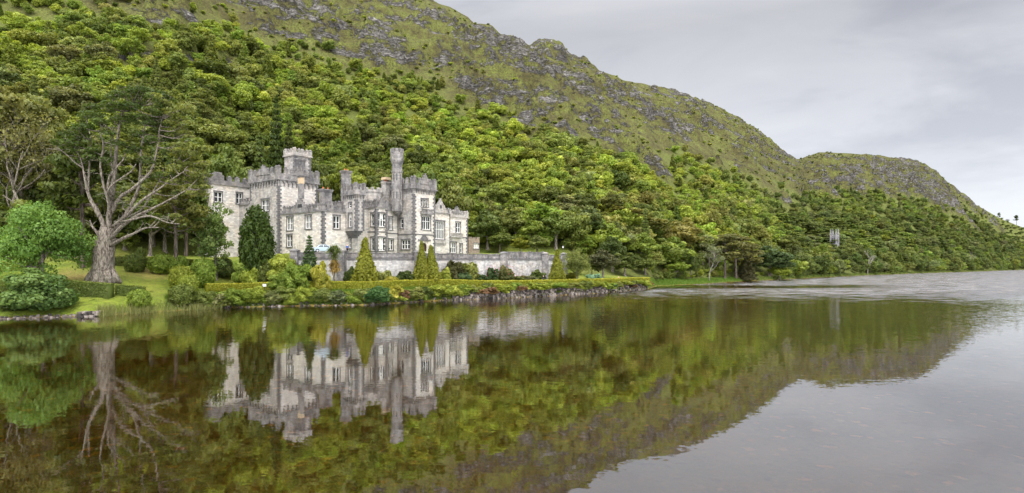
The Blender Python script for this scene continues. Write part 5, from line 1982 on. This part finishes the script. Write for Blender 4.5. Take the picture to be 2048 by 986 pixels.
# shrubs along the bank below the long hedge
GB = "shrubs along the bank below the long hedge"
BANK = [  # px, metres behind the water, width px, top row, tint, mesh set, label
    (30, 2.0, 60, 578, "dark", 1, "dark shrub left of the big waterside bush"),
    (405, 1.3, 52, 576, "mid", 0, "mid green shrub left of the bank's white notice board"),
    (432, 1.0, 46, 581, "grey", 1, "grey-green twiggy shrub at the left start of the bank"),
    (470, 1.1, 71, 570, "bright", 0, "broad bright shrub on the bank below the yew"),
    (505, 1.3, 50, 568, "lime", 0, "lime shrub left of the white notice board"),
    (546, 0.7, 46, 574, (.15, .16, .05), 1, "pale feathery shrub just right of the white notice board"),
    (575, 1.4, 55, 568, "green", 0, "round green shrub under the rhododendrons on the bank"),
    (608, 1.3, 52, 568, "lime", 0, "lime shrub on the bank below the small blue-green conifer"),
    (640, 1.3, 52, 572, "mid", 0, "mid green shrub below the yellow variegated shrub"),
    (676, 0.8, 50, 576, (.10, .12, .05), 1, "greyish loose shrub below the cabbage palm"),
    (706, 0.7, 34, 586, "bright", 0, "small vivid green tuft by the pale stones at the water"),
    (722, 1.3, 43, 570, "mid", 0, "mid green shrub left of the bluish bank shrub"),
    (752, 0.9, 64, 567, (.05, .105, .028), 0, "round bluish green shrub on the bank below the lone golden conifer"),
    (790, 1.3, 41, 565, "yellow", 0, "yellow shrub spilling from the hedge between the golden conifers"),
    (802, 0.8, 34, 572, "rust", 1, "brownish shrub below the yellow spilling shrub"),
    (828, 1.1, 46, 571, "olive", 0, "olive shrub below the paired golden conifers"),
    (850, 1.0, 46, 570, "dark", 0, "dark green shrub at the bank below the paired golden conifers"),
    (884, 1.2, 59, 565, "lime", 0, "lime shrub left of the rusty fuchsia on the bank"),
    (925, 2.0, 48, 567, "lime", 0, "lime mound between two rusty fuchsias on the bank"),
    (908, 1.5, 33, 574, "olive", 1, "olive shrub tangled with the lime mounds of the bank"),
    (972, 1.0, 55, 570, "rust", 1, "rusty red fuchsia sprawling over the stone wall"),
    (1004, 1.4, 46, 565, "lime", 0, "lime mound right of the sprawling rusty fuchsia"),
    (1038, 1.2, 37, 567, "rust", 1, "brown-tinged shrub on the wall left of the walkers"),
    (1074, 1.2, 61, 564, "lime", 0, "wide lime mound on the wall below the two walkers"),
    (1115, 1.3, 48, 563, "bright", 0, "bright green mound on the wall below the corner conifer"),
    (1116, 0.5, 17, 579, "bright", 0, "vivid green tuft growing from the stone wall at the water"),
    (1152, 1.4, 41, 562, "olive", 1, "olive mound on the wall below the round-headed tree"),
    (1185, 1.4, 50, 561, "lime", 0, "lime mound on the wall below the purplish bushy tree"),
    (1216, 0.7, 37, 564, (.06, .11, .04), 0, "bluish shrub hanging over the wall to the water"),
    (1243, 1.3, 44, 559, "lime", 0, "lime mound near the right end of the stone wall"),
    (1262, 0.7, 28, 567, "rust", 1, "rusty shrub near the right end of the stone wall"),
    (1276, 1.2, 37, 558, "lime", 0, "last lime mound at the right tip of the hedge"),
    (1297, 1.0, 22, 560, "rust", 1, "brownish shrub closing the hedge's right tip")]
for k, (px, d, w, yt, tint, ms, lab) in enumerate(BANK):
    shrub("bank_shrub", (FINE if w >= 48 else BUSH, SPRAY)[ms], px, d, w, yt, tint, lab, GB, var=k, depth=1.0)

for k, px in enumerate(range(400, 896, 21)):
    shrub("bank_shrub", BUSH, px + R.uniform(-5, 5), R.uniform(.5, 1.6), R.uniform(26, 40), float(np.interp(px, [400, 620, 900], [590, 586, 578])) + R.uniform(-5, 5),
          ("lime", "bright", "mid", "green", "lime")[k % 5], "leafy low shrub filling the bank between the long hedge and the water", "low leafy shrubs filling the bank", var=k)
for k, px in enumerate(range(900, 1296, 16)):
    shrub("wall_shrub", BUSH, px + R.uniform(-4, 4), R.uniform(.7, 1.3), R.uniform(22, 36), float(np.interp(px, [900, 1290], [563, 557])) + R.uniform(-3, 6),
          ("lime", "lime", "bright", "olive", "lime", "mid")[k % 6], "leafy yellow-green mound along the top of the lakeside stone wall", "leafy mounds along the stone wall", var=k)

# rhododendrons and the border under the terrace wall
GR = "flower border shrubs before the terrace wall"
for k, (px, Y, w, yt, tint, ms, lab) in enumerate((
        (486, 101, 40, 512, "bright", 0, "bright rhododendron just left below the dark yew"),
        (499, 98.5, 36, 528, "lime", 0, "small bright rhododendron in front below the dark yew"),
        (447, 103, 40, 505, "deep", 0, "deep green shrub under the slender birch"),
        (532, 102.5, 42, 508, "mid", 0, "mid green rhododendron right of the yew's foot"),
        (566, 101.5, 62, 499, "lime", 0, "tall lime rhododendron left of the terrace wall"),
        (592, 99.5, 64, 515, "bright", 0, "largest bright rhododendron below the terrace wall's left end"),
        (558, 98.8, 44, 540, "bright", 0, "low bright rhododendron at the front left of the group"),
        (640, 100, 36, 512, "yellow", 0, "yellow variegated shrub left of the cabbage palm"),
        (648, 99.3, 30, 536, "yellow", 1, "lower yellow variegated shrub at the cabbage palm's foot"),
        (700, 105.5, 26, 528, "dark", 0, "dark shrub between cabbage palm and lone golden conifer"),
        (766, 108, 36, 533, "olive", 1, "olive creeper-like shrub right of the lone golden conifer"),
        (810, 111, 34, 533, "dark", 0, "dark green round shrub left of the paired golden conifers"),
        (888, 115.5, 30, 530, "lime", 0, "fresh green shrub right of the paired golden conifers"),
        (905, 120, 46, 514, (.06, .06, .018), 1, "dark brownish climber on the terrace wall right of the paired conifers"),
        (938, 123, 40, 514, "olive", 1, "olive climber on the terrace wall below the brown annex"),
        (925, 120, 44, 540, "blue", 0, "blue-green shrub below the climbers on the terrace wall"),
        (957, 124.5, 40, 545, "blue", 0, "low blue-green shrub left of the dark wall climber"),
        (983, 126.5, 26, 528, (.04, .07, .02), 0, "dark climber on the wall left of the pink rose"),
        (1014, 128.5, 36, 527, (.09, .10, .03), 0, "rose bush with pink blooms on the terrace wall"),
        (1040, 131, 26, 549, "mid", 0, "low green shrub right of the pink rose"),
        (1062, 131, 30, 548, (.16, .17, .08), 0, "pale silvery shrub at the wall's foot near the walkers"),
        (1076, 134, 34, 536, "deep", 0, "deep green shrub left of the wall's right corner"),
        (1188, 141, 36, 543, "pale_blue", 1, "pale blue-green juniper behind the hedge right of the round tree"),
        (1140, 139, 26, 540, "gold", 0, "golden shrub between the corner conifer and the round tree"))):
    o = shrub("garden_shrub", (FINE if w >= 38 else BUSH, SPRAY)[ms], px, Y, w, yt, tint, lab, GR, var=k, base='y')
    if "rose" in lab:
        M["petal"] = plain("pink_petals", (.55, .10, .13), .6, .2)
        rng = np.random.default_rng(2)
        d = rng.normal(size=(40, 3))
        d /= np.linalg.norm(d, axis=1, keepdims=True)
        mb = MB()
        for v in d:
            p = v * np.array([.46, .46, .42]) + np.array([0, 0, .5])
            r = .028
            mb.add([p + np.array(e) * r for e in ((1, 0, 0), (0, 1, 0), (-1, 0, 0), (0, -1, 0), (0, 0, .8), (0, 0, -.8))], [(0, 1, 4), (1, 2, 4), (2, 3, 4), (3, 0, 4), (1, 0, 5), (2, 1, 5), (3, 2, 5), (0, 3, 5)])
        mb.build("blooms", M["petal"], o)

# reeds and rough grass at the water's edge
rng = np.random.default_rng(77)


def blades(name, n, px0, px1, d0, d1, h, tint, label, dens=None, wid=.03):
    px = rng.uniform(px0, px1, n)
    Y = _ki(px, 1) + rng.uniform(d0, d1, n)
    if dens is not None:
        k = rng.random(n) < dens(px, Y)
        px, Y = px[k], Y[k]
        n = len(px)
    z = np.maximum(ground_z(px, Y), -.25)
    x = (px - 1024) / F * Y
    hh = h * rng.uniform(.5, 1.25, n)
    ln = rng.normal(0, .22, (n, 2)) * hh[:, None]
    a = rng.uniform(0, 6.28, n)
    w = wid * rng.uniform(.7, 1.5, n)
    dx, dy = np.cos(a) * w, np.sin(a) * w
    b = np.stack([x, Y, z - .05], 1)
    t_ = b + np.stack([ln[:, 0], ln[:, 1], hh], 1)
    sd_ = np.stack([dx, dy, dx * 0], 1)
    co = np.stack([b - sd_, b + sd_, t_ + sd_ * .3, t_ - sd_ * .3], 1).reshape(-1, 3)
    me = bpy.data.meshes.new(name)
    me.vertices.add(4 * n)
    me.vertices.foreach_set("co", co.astype(np.float32).ravel())
    me.loops.add(4 * n)
    me.loops.foreach_set("vertex_index", np.arange(4 * n, dtype=np.int32))
    me.polygons.add(n)
    me.polygons.foreach_set("loop_start", np.arange(0, 4 * n, 4, dtype=np.int32))
    me.update(calc_edges=True)
    me.materials.append(M["leaf"])
    q_ = me.attributes.new("tone", 'FLOAT', 'FACE')
    q_.data.foreach_set("value", np.clip(rng.normal(.5, .22, n), 0, 1).astype(np.float32))
    o = link(bpy.data.objects.new(name, me))
    o.color = tint + (1,)
    return tag(o, label, "grass", kind="stuff")


blades("reeds", 5000, 196, 448, -.9, 1.2, 1.0, (.17, .18, .06), "pale green and straw reeds standing at the lake edge below the lawn", lambda p, y: np.clip(.25 + .75 * (fbm(p / 18, p * 0, 2) > .48), 0, 1))
blades("bank_grass", 24000, 330, 905, .2, 4.2, .4, (.10, .16, .02), "rough green grass on the bank between the shrubs")
blades("meadow_grass", 16000, 1296, 1500, .3, 11, .55, (.10, .17, .022), "bright green grass strip along the cove under the trees", wid=.05)
blades("shore_grass", 9000, 1500, 2060, .2, 6, .8, (.11, .15, .03), "thin green grass along the far shore", wid=.09)

# ---------------------------------------------------------------- trees one can tell apart at the foot of the mountain
EDGE = [  # kind, px, depth, top row, width px, tint, variant, label
    ("broad", 975, 168, 418, 80, "deep", 0, "deep green tree right behind the castle's gabled end"),
    ("broad", 1032, 172, 408, 80, "mid", 1, "mid green round tree right of the castle, second behind the wall"),
    ("broad", 1098, 174, 404, 104, "bright", 2, "big bright green tree above the right part of the terrace wall"),
    ("broad", 1040, 158, 474, 44, "gold", 1, "small golden tree peeping over the terrace wall"),
    ("broad", 1000, 163, 462, 60, "green", 2, "low green tree behind the terrace wall right of the annex"),
    ("broad", 1075, 160, 470, 60, "mid", 0, "low mid green tree above the right end of the terrace wall"),
    ("broad", 1168, 178, 420, 86, "dark", 1, "very dark green tree behind the round garden tree"),
    ("tall", 1140, 186, 392, 66, "grey", 0, "tall pale-topped tree behind the very dark one"),
    ("broad", 1230, 181, 444, 70, "grey", 0, "grey-green rounded tree above the purplish garden tree"),
    ("broad", 1240, 206, 408, 100, "brown", 1, "left brown-olive tree of the russet band on the slope foot"),
    ("broad", 1300, 212, 428, 96, "brown", 2, "middle brown-olive tree of the russet band on the slope foot"),
    ("broad", 1362, 220, 440, 100, "brown", 0, "right brown-olive tree of the russet band on the slope foot"),
    ("tall", 1285, 214, 418, 70, "olive", 1, "olive tree with pale twigs topping the russet band"),
    ("broad", 1276, 186, 484, 66, (.05, .095, .03), 2, "cool green rounded tree behind the right tip of the hedge"),
    ("broad", 1342, 203, 474, 78, "bright", 1, "tall bright green tree on the cove lawn"),
    ("broad", 1303, 192, 520, 46, "mid", 0, "small mid green tree on the cove lawn's left"),
    ("broad", 1352, 199, 520, 52, "bright", 2, "low bright tree in front on the cove lawn"),
    ("broad", 1318, 214, 470, 54, "green", 0, "green tree between the cove's two bright trees and russet band"),
    ("broad", 1382, 206, 504, 36, "deep", 1, "dark small tree leaning over the cove lawn"),
    ("pine", 1450, 220, 470, 60, (.115, .12, .035), 0, "brownish pine right of the pale bare tree"),
    ("pine", 1472, 226, 474, 60, (.12, .12, .038), 1, "second brownish pine right of the pale bare tree"),
    ("pine", 1500, 232, 486, 56, (.10, .10, .03), 0, "dark brownish pine at the cove's right point"),
    ("spruce", 1492, 229, 510, 46, (.085, .08, .035), 0, "brown drooping conifer at the cove's right point"),
    ("broad", 1540, 252, 492, 92, (.07, .10, .035), 1, "large domed grey-green tree on the shore right of the cove"),
    ("broad", 1560, 249, 532, 44, "lime", 2, "small lime tree at the water right of the cove"),
    ("tall", 1418, 226, 462, 50, "grey", 1, "grey-green tree behind the pale bare tree"),
    ("broad", 1250, 163, 500, 62, "deep", 1, "deep green tree directly behind the last stretch of long hedge"),
    ("broad", 1290, 174, 516, 56, "green", 2, "leaf green low tree behind the right tip of the long hedge"),
    ("broad", 1225, 166, 470, 60, "dark", 0, "dark tree between the purplish garden tree and the slope"),
    ("broad", 1655, 333, 486, 34, "olive", 0, "olive tree hiding the church tower's left foot"),
    ("broad", 1672, 330, 489, 30, "deep", 1, "deep green tree directly below the church tower"),
    ("broad", 1689, 336, 484, 34, "mid", 2, "mid green tree hiding the church tower's right foot"),
    ("broad", 455, 150, 282, 90, "green", 0, "large green tree behind the castle's rear wing"),
    ("spruce", 521, 158, 268, 58, "deep", 0, "dark pointed conifer behind the main tower"),
    ("spruce", 553, 172, 210, 52, "dark", 1, "tallest dark spruce on the slope above the main tower"),
    ("spruce", 578, 176, 244, 44, "pine", 0, "smaller dark spruce beside the tallest one above the tower"),
    ("broad", 640, 166, 330, 74, "mid", 1, "mid green tree behind the castle's tall chimney"),
    ("broad", 700, 170, 322, 80, "lime", 2, "lime tree between the chimney and the tall turret"),
    ("broad", 905, 172, 352, 84, "mid", 0, "mid green tree above the castle's entrance tower right side"),
    ("broad", 850, 170, 330, 70, "green", 2, "green tree rising behind the entrance tower"),
    ("broad", 400, 128, 338, 100, "green", 1, "dark tree behind the cypress's right limbs"),
    ("pine", 372, 124, 300, 80, "olive", 1, "olive pine rising right behind the great cypress"),
    ("broad", 300, 118, 384, 96, "green", 2, "deep green tree seen through the cypress's limbs"),
    ("broad", 250, 120, 400, 90, "deep", 0, "dark tree behind the cypress trunk"),
    ("broad", 110, 116, 330, 110, "deep", 1, "deep green tree behind the bright spreading tree"),
    ("pine", 40, 112, 200, 120, (.155, .16, .045), 0, "tall russet pine with silvery stems at the far left"),
    ("pine", 84, 118, 214, 100, (.15, .165, .04), 1, "olive pine left of the great cypress"),
    ("pine", -10, 108, 196, 120, (.155, .155, .045), 1, "russet pine cut by the photo's left edge"),
    ("broad", 180, 122, 390, 80, "lime", 2, "olive tree behind the cypress's left limbs"),
    ("broad", 20, 110, 380, 90, "deep", 0, "deep green tree beneath the russet pines")]
for kind, px, Y, yt, w, tint, var, lab in EDGE:
    nm = {"broad": "broadleaf_tree", "tall": "broadleaf_tree", "pine": "pine_tree", "spruce": "spruce_tree"}[kind]
    tree_px(nm, kind, px, Y, yt, w, tint, lab, "trees at the foot of the mountain", var=var)


def bare_tree(px, Y, ytop, label, seed, tint_leaf=None, spread=.3, thick=1.0):
    """a pale, nearly leafless tree"""
    z = gz(px, Y)
    H = EYE + (HOR - ytop) * Y / F - z
    root = empty("bare_tree", at(px, Y, z))
    tag(root, label, "tree", "pale bare trees")
    q = random.Random(seed)
    mb = MB()
    ends = []

    def grow(p, d, L, r, lev):
        pts = [p]
        for k in range(4):
            d = (d + Vector((q.uniform(-1, 1), q.uniform(-1, 1), q.uniform(-.2, .6))) * spread).normalized()
            pts.append(pts[-1] + d * L / 4)
        mb.tube([tuple(v) for v in pts], np.linspace(r, r * .55, 5), 6)
        if lev < 4:
            for k in range(3 if lev else 4):
                s = pts[q.choice((2, 3, 4))]
                e = (d + Vector((q.uniform(-1, 1), q.uniform(-.8, .8), q.uniform(-.1, .7))) * .95).normalized()
                grow(s, e, L * q.uniform(.5, .75), r * .5, lev + 1)
        else:
            ends.append(pts[-1])

    grow(Vector((0, 0, -.2)), Vector((q.uniform(-.2, .2), 0, 1)), H * .45, H * .014 * thick, 0)
    mb.build("trunk", M["bark_pale" if px > 1000 else "bark"], root, True)
    if tint_leaf:
        cl = [[e.x, e.y, e.z, H * .05, H * .05, H * .03] for e in ends]
        c, n, s, tn = clump_leaves(cl, 14, .3, jitter=.9)
        o = link(bpy.data.objects.new("crown", leaf_mesh("crown", c, n, s, tn, M["leaf"])), root)
        o.color = tint_leaf + (1,)


bare_tree(1419, 206, 478, "pale forked bare-limbed tree standing on the cove lawn", 3, (.14, .16, .08), .26)
bare_tree(70, 108, 200, "silvery bare-branched tree left of the great cypress", 8, (.15, .15, .05), .30, .75)
bare_tree(18, 106, 210, "silvery bare-branched tree near the photo's left edge", 12, (.15, .15, .05), .32, .7)
bare_tree(1735, 345, 492, "silver-grey dead tree on the far shore right of the church tower", 5, None, .3, .9)
bare_tree(1940, 520, 500, "far silver-grey dead tree near the right end of the shore wood", 6, None, .3, .9)
for px, Y, yt, w, lab in ((2033, 838, 430, 8, "lone wind-bent pine on the skyline at far right"), (1998, 810, 425, 6, "lone small pine on the skyline left of the last one")):
    tree_px("skyline_pine", "pine", px, Y, yt, w, "dark", lab, var=0)

# ---------------------------------------------------------------- the wood: seeds for every tree on the slope
rng = np.random.default_rng(2024)
seeds = []


def scatter(Y0, Y1, sp, pxr=(-260, 2300)):
    xs = np.arange(-520, 1250, sp)
    ys = np.arange(Y0, Y1, sp)
    X, Y = np.meshgrid(xs, ys)
    X = X + rng.uniform(-.48, .48, X.shape) * sp
    Y = Y + rng.uniform(-.48, .48, Y.shape) * sp
    px = 1024 + F * X / Y
    k = (px > pxr[0]) & (px < pxr[1])
    return px[k], Y[k]


A = [scatter(100, 200, 3.5), scatter(200, 330, 3.2), scatter(330, 900, 5.0)]
PXs = np.concatenate([a[0] for a in A])
Ys_ = np.concatenate([a[1] for a in A])
far = np.concatenate([np.full(len(a[0]), i) for i, a in enumerate(A)])
Zs = ground_z(PXs, Ys_)
pys = HOR - (Zs - EYE) * F / Ys_
rkm, wdm, abm = masks(PXs, Ys_, Zs)
Yfs, Yrs = _ki(PXs, 8), ridge_depth(PXs)
Xs = (PXs - 1024) / F * Ys_
gap = fbm(Xs / 16 + 90, Ys_ / 16 + 4, 2)
shore = (PXs > 1560) & (Ys_ > _ki(PXs, 1) + 3.5)
brush = (PXs > 1185) & (PXs < 1561) & (Ys_ > np.interp(PXs, [1150, 1300, 1400, 1500, 1560], [158, 178, 208, 240, 256])) & (Ys_ <= Yfs + 1)
ok = ((Ys_ > Yfs + 1) | shore | brush) & (Ys_ < Yrs * 1.0) & (pys > -160)
keep = ok & ((rng.random(len(PXs)) < wdm * 1.05) & (gap > .26) | (rng.random(len(PXs)) < .75 * abm * (1 - rkm) * sstep(.40, .58, gap * .5 + fbm(Xs / 45 + 2, Ys_ / 45 + 9, 2) * .5)))
PXs, Ys_, Zs, pys, abm, Yfs, far, Xs = (a[keep] for a in (PXs, Ys_, Zs, pys, abm, Yfs, far, Xs))
N_ = len(PXs)
upf = np.clip((Ys_ - Yfs) / 170, 0, 1)                      # taller trees low down, scrub above
hgt = (8.3 - 5.2 * upf) * rng.choice([.5, .75, .95, 1.15, 1.5], N_, p=[.22, .26, .26, .18, .08]) * rng.uniform(.85, 1.15, N_)
hgt = np.where(far == 2, np.maximum(hgt, 5.5), hgt)
hgt = np.where(abm > .5, rng.uniform(.7, 2.1, N_), hgt)
topr = HOR - (Zs + hgt - EYE) * F / Ys_
front = (PXs > 1650) & (PXs < 1688) & (Ys_ < 347)
hgt = np.where(front & (topr < 489), np.maximum(1.0, EYE + (HOR - 490) * Ys_ / F - Zs), hgt)
hgt = np.where((PXs > 1185) & (PXs < 1561) & (Ys_ <= Yfs + 1), rng.uniform(1.4, 3.4, N_), hgt)
near_sky = (Ys_ > .9 * ridge_depth(PXs)) & (PXs > 1890)
hgt = np.where(near_sky, np.minimum(hgt, 3.5), hgt)
wid = np.maximum(hgt * rng.uniform(.75, 1.1, N_), 2.0)
wid = np.where(abm > .5, hgt * rng.uniform(1.1, 1.8, N_), wid)
band = fbm(Xs / 30 + 11, Ys_ / 30 + 61, 3)
band2 = fbm(Xs / 11 + 71, Ys_ / 11 + 6, 2)
names = ["lime", "bright", "green", "mid", "olive", "deep", "dark", "brown", "grey"]
score = band * .6 + band2 * .4 + rng.normal(0, .07, N_)
ti = np.select([score < .38, score < .44, score < .49, score < .54, score < .60, score < .66], [5, 3, 2, 4, 0, 1], 0)
ti = np.where(rng.random(N_) < .06, 6, ti)
ti = np.where(rng.random(N_) < .07, 8, ti)
ti = np.where((rng.random(N_) < .30) & (PXs > 1130) & (PXs < 1460) & (pys > 405) & (pys < 500), 7, ti)
ti = np.where((rng.random(N_) < .35) & (PXs > 1560) & (pys > 450), rng.choice([5, 8, 3, 6], N_), ti)
ti = np.where((abm > .5), rng.choice([0, 3, 4, 4], N_), ti)
kind = np.where(rng.random(N_) < .04 + .10 * (fbm(Xs / 22 + 3, Ys_ / 22 + 40, 2) > .56), 2, 0)                  # 0 broadleaf, 1 pine, 2 spruce
kind = np.where((PXs > 1560) & (pys > 440) & (pys < 505) & (rng.random(N_) < .5), 1, kind)
kind = np.where(abm > .5, 0, kind)
hgt = np.where(kind == 2, hgt * 1.35, hgt)
wid = np.where(kind == 2, np.minimum(wid, hgt * .5), wid)
ti = np.where(kind == 2, rng.choice([5, 6, 5, 3], N_), ti)
order = np.argsort(-(hgt * wid) / Ys_ ** 2)
BIG = 210
own = np.zeros(N_, bool)
vis = (PXs > -60) & (PXs < 2080) & (abm < .5)
cand = [i for i in order if vis[i]][:BIG]
own[cand] = True
TONE = {0: "lime", 1: "bright green", 2: "leaf green", 3: "mid green", 4: "olive", 5: "deep green", 6: "dark green", 7: "russet", 8: "grey-green"}


def place_words(px, py):
    if px < 180:
        return "on the slope foot at the far left"
    if px < 420:
        return "on the slope behind the great cypress"
    if px < 560:
        return "on the slope behind the rear wing and yew"
    if px < 760:
        return "on the slope behind the main tower and chimneys"
    if px < 940:
        return "on the slope behind the tall turret and entrance tower"
    if px < 1140:
        return "on the slope above the terrace wall's right part"
    if px < 1330:
        return "on the slope above the hedge's right tip"
    if px < 1560:
        return "on the slope above the cove lawn"
    if px < 1700:
        return "near the church tower"
    if px < 1860:
        return "on the far shore between church tower and bay"
    return "on the far shore at the right end"


for i in cand:
    k = ("broad", "pine", "spruce")[kind[i]]
    lab = f"{TONE[int(ti[i])]} {('round-headed tree', 'flat-topped pine', 'pointed spruce')[kind[i]]} {place_words(PXs[i], pys[i])}"
    tree(("broadleaf_tree", "pine_tree", "spruce_tree")[kind[i]], k, at(PXs[i], Ys_[i], Zs[i] - .3), hgt[i] * (1.1 if kind[i] else 1.0), wid[i] * (.75 if kind[i] else 1.1), tuple(.72 * v + .28 * m_ for v, m_ in zip(TINT[names[int(ti[i])]], (.125, .15, .028))), lab, lab.replace("tree", "trees", 1), jit=.22)

# the rest of the wood is one mass of instanced crowns
protos = bpy.data.collections.new("woodland_prototypes")


def proto(nm, pair, unit_h, unit_w):
    o = bpy.data.objects.new(nm, pair[0])
    o.data.transform(Matrix.Diagonal((1 / unit_w, 1 / unit_w, 1 / unit_h, 1)))
    protos.objects.link(o)


for k in range(5):
    proto(f"a_broad_{k}", broadleaf(60 + k, 10, 10, .05, 44, 75, .50, mat="wood_leaf"), 10, 10)
proto("b_pine_0", pine(70, 12, 7, 13, 130, .55, .35, mat="wood_leaf"), 12, 7)
proto("c_spruce_0", conifer(71, 12, 5, 30, .5, mat="wood_leaf"), 12, 5)
rest = ~own
n = int(rest.sum())
idx = np.where(kind[rest] == 0, rng.integers(0, 5, n), np.where(kind[rest] == 1, 5, 6))
me = bpy.data.meshes.new("woodland")
me.vertices.add(n)
me.vertices.foreach_set("co", np.stack([Xs[rest], Ys_[rest], Zs[rest] - .35], 1).astype(np.float32).ravel())
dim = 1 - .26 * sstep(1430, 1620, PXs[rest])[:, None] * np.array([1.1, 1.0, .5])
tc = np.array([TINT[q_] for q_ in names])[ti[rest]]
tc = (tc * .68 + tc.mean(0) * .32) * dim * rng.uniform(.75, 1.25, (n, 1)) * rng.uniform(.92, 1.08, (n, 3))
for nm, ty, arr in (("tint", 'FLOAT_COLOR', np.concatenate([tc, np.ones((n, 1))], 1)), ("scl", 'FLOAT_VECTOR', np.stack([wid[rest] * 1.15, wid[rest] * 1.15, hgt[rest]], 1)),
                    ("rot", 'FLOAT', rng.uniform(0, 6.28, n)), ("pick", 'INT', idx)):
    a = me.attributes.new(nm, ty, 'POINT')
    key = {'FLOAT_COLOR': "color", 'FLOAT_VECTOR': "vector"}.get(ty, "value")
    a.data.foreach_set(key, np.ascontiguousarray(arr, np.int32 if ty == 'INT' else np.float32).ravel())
wood = link(bpy.data.objects.new("woodland", me))
tag(wood, "dense mixed green woodland and scrub covering the mountainside", "woodland", kind="stuff")
ng = bpy.data.node_groups.new("woodland", 'GeometryNodeTree')
ng.interface.new_socket("Geometry", in_out='INPUT', socket_type='NodeSocketGeometry')
ng.interface.new_socket("Geometry", in_out='OUTPUT', socket_type='NodeSocketGeometry')
gi, go = ng.nodes.new("NodeGroupInput"), ng.nodes.new("NodeGroupOutput")
iop = ng.nodes.new("GeometryNodeInstanceOnPoints")
ci = ng.nodes.new("GeometryNodeCollectionInfo")
ci.inputs["Collection"].default_value = protos
ci.inputs["Separate Children"].default_value = True
ci.inputs["Reset Children"].default_value = True


def named(nm, ty):
    q_ = ng.nodes.new("GeometryNodeInputNamedAttribute")
    q_.data_type = ty
    q_.inputs["Name"].default_value = nm
    return q_.outputs["Attribute"]


L_ = ng.links.new
L_(gi.outputs[0], iop.inputs["Points"])
L_(ci.outputs[0], iop.inputs["Instance"])
iop.inputs["Pick Instance"].default_value = True
L_(named("pick", 'INT'), iop.inputs["Instance Index"])
cx = ng.nodes.new("ShaderNodeCombineXYZ")
L_(named("rot", 'FLOAT'), cx.inputs[2])
L_(cx.outputs[0], iop.inputs["Rotation"])
L_(named("scl", 'FLOAT_VECTOR'), iop.inputs["Scale"])
L_(iop.outputs[0], go.inputs[0])
wood.modifiers.new("woodland", 'NODES').node_group = ng
print("WOOD", n, "own", int(own.sum()))
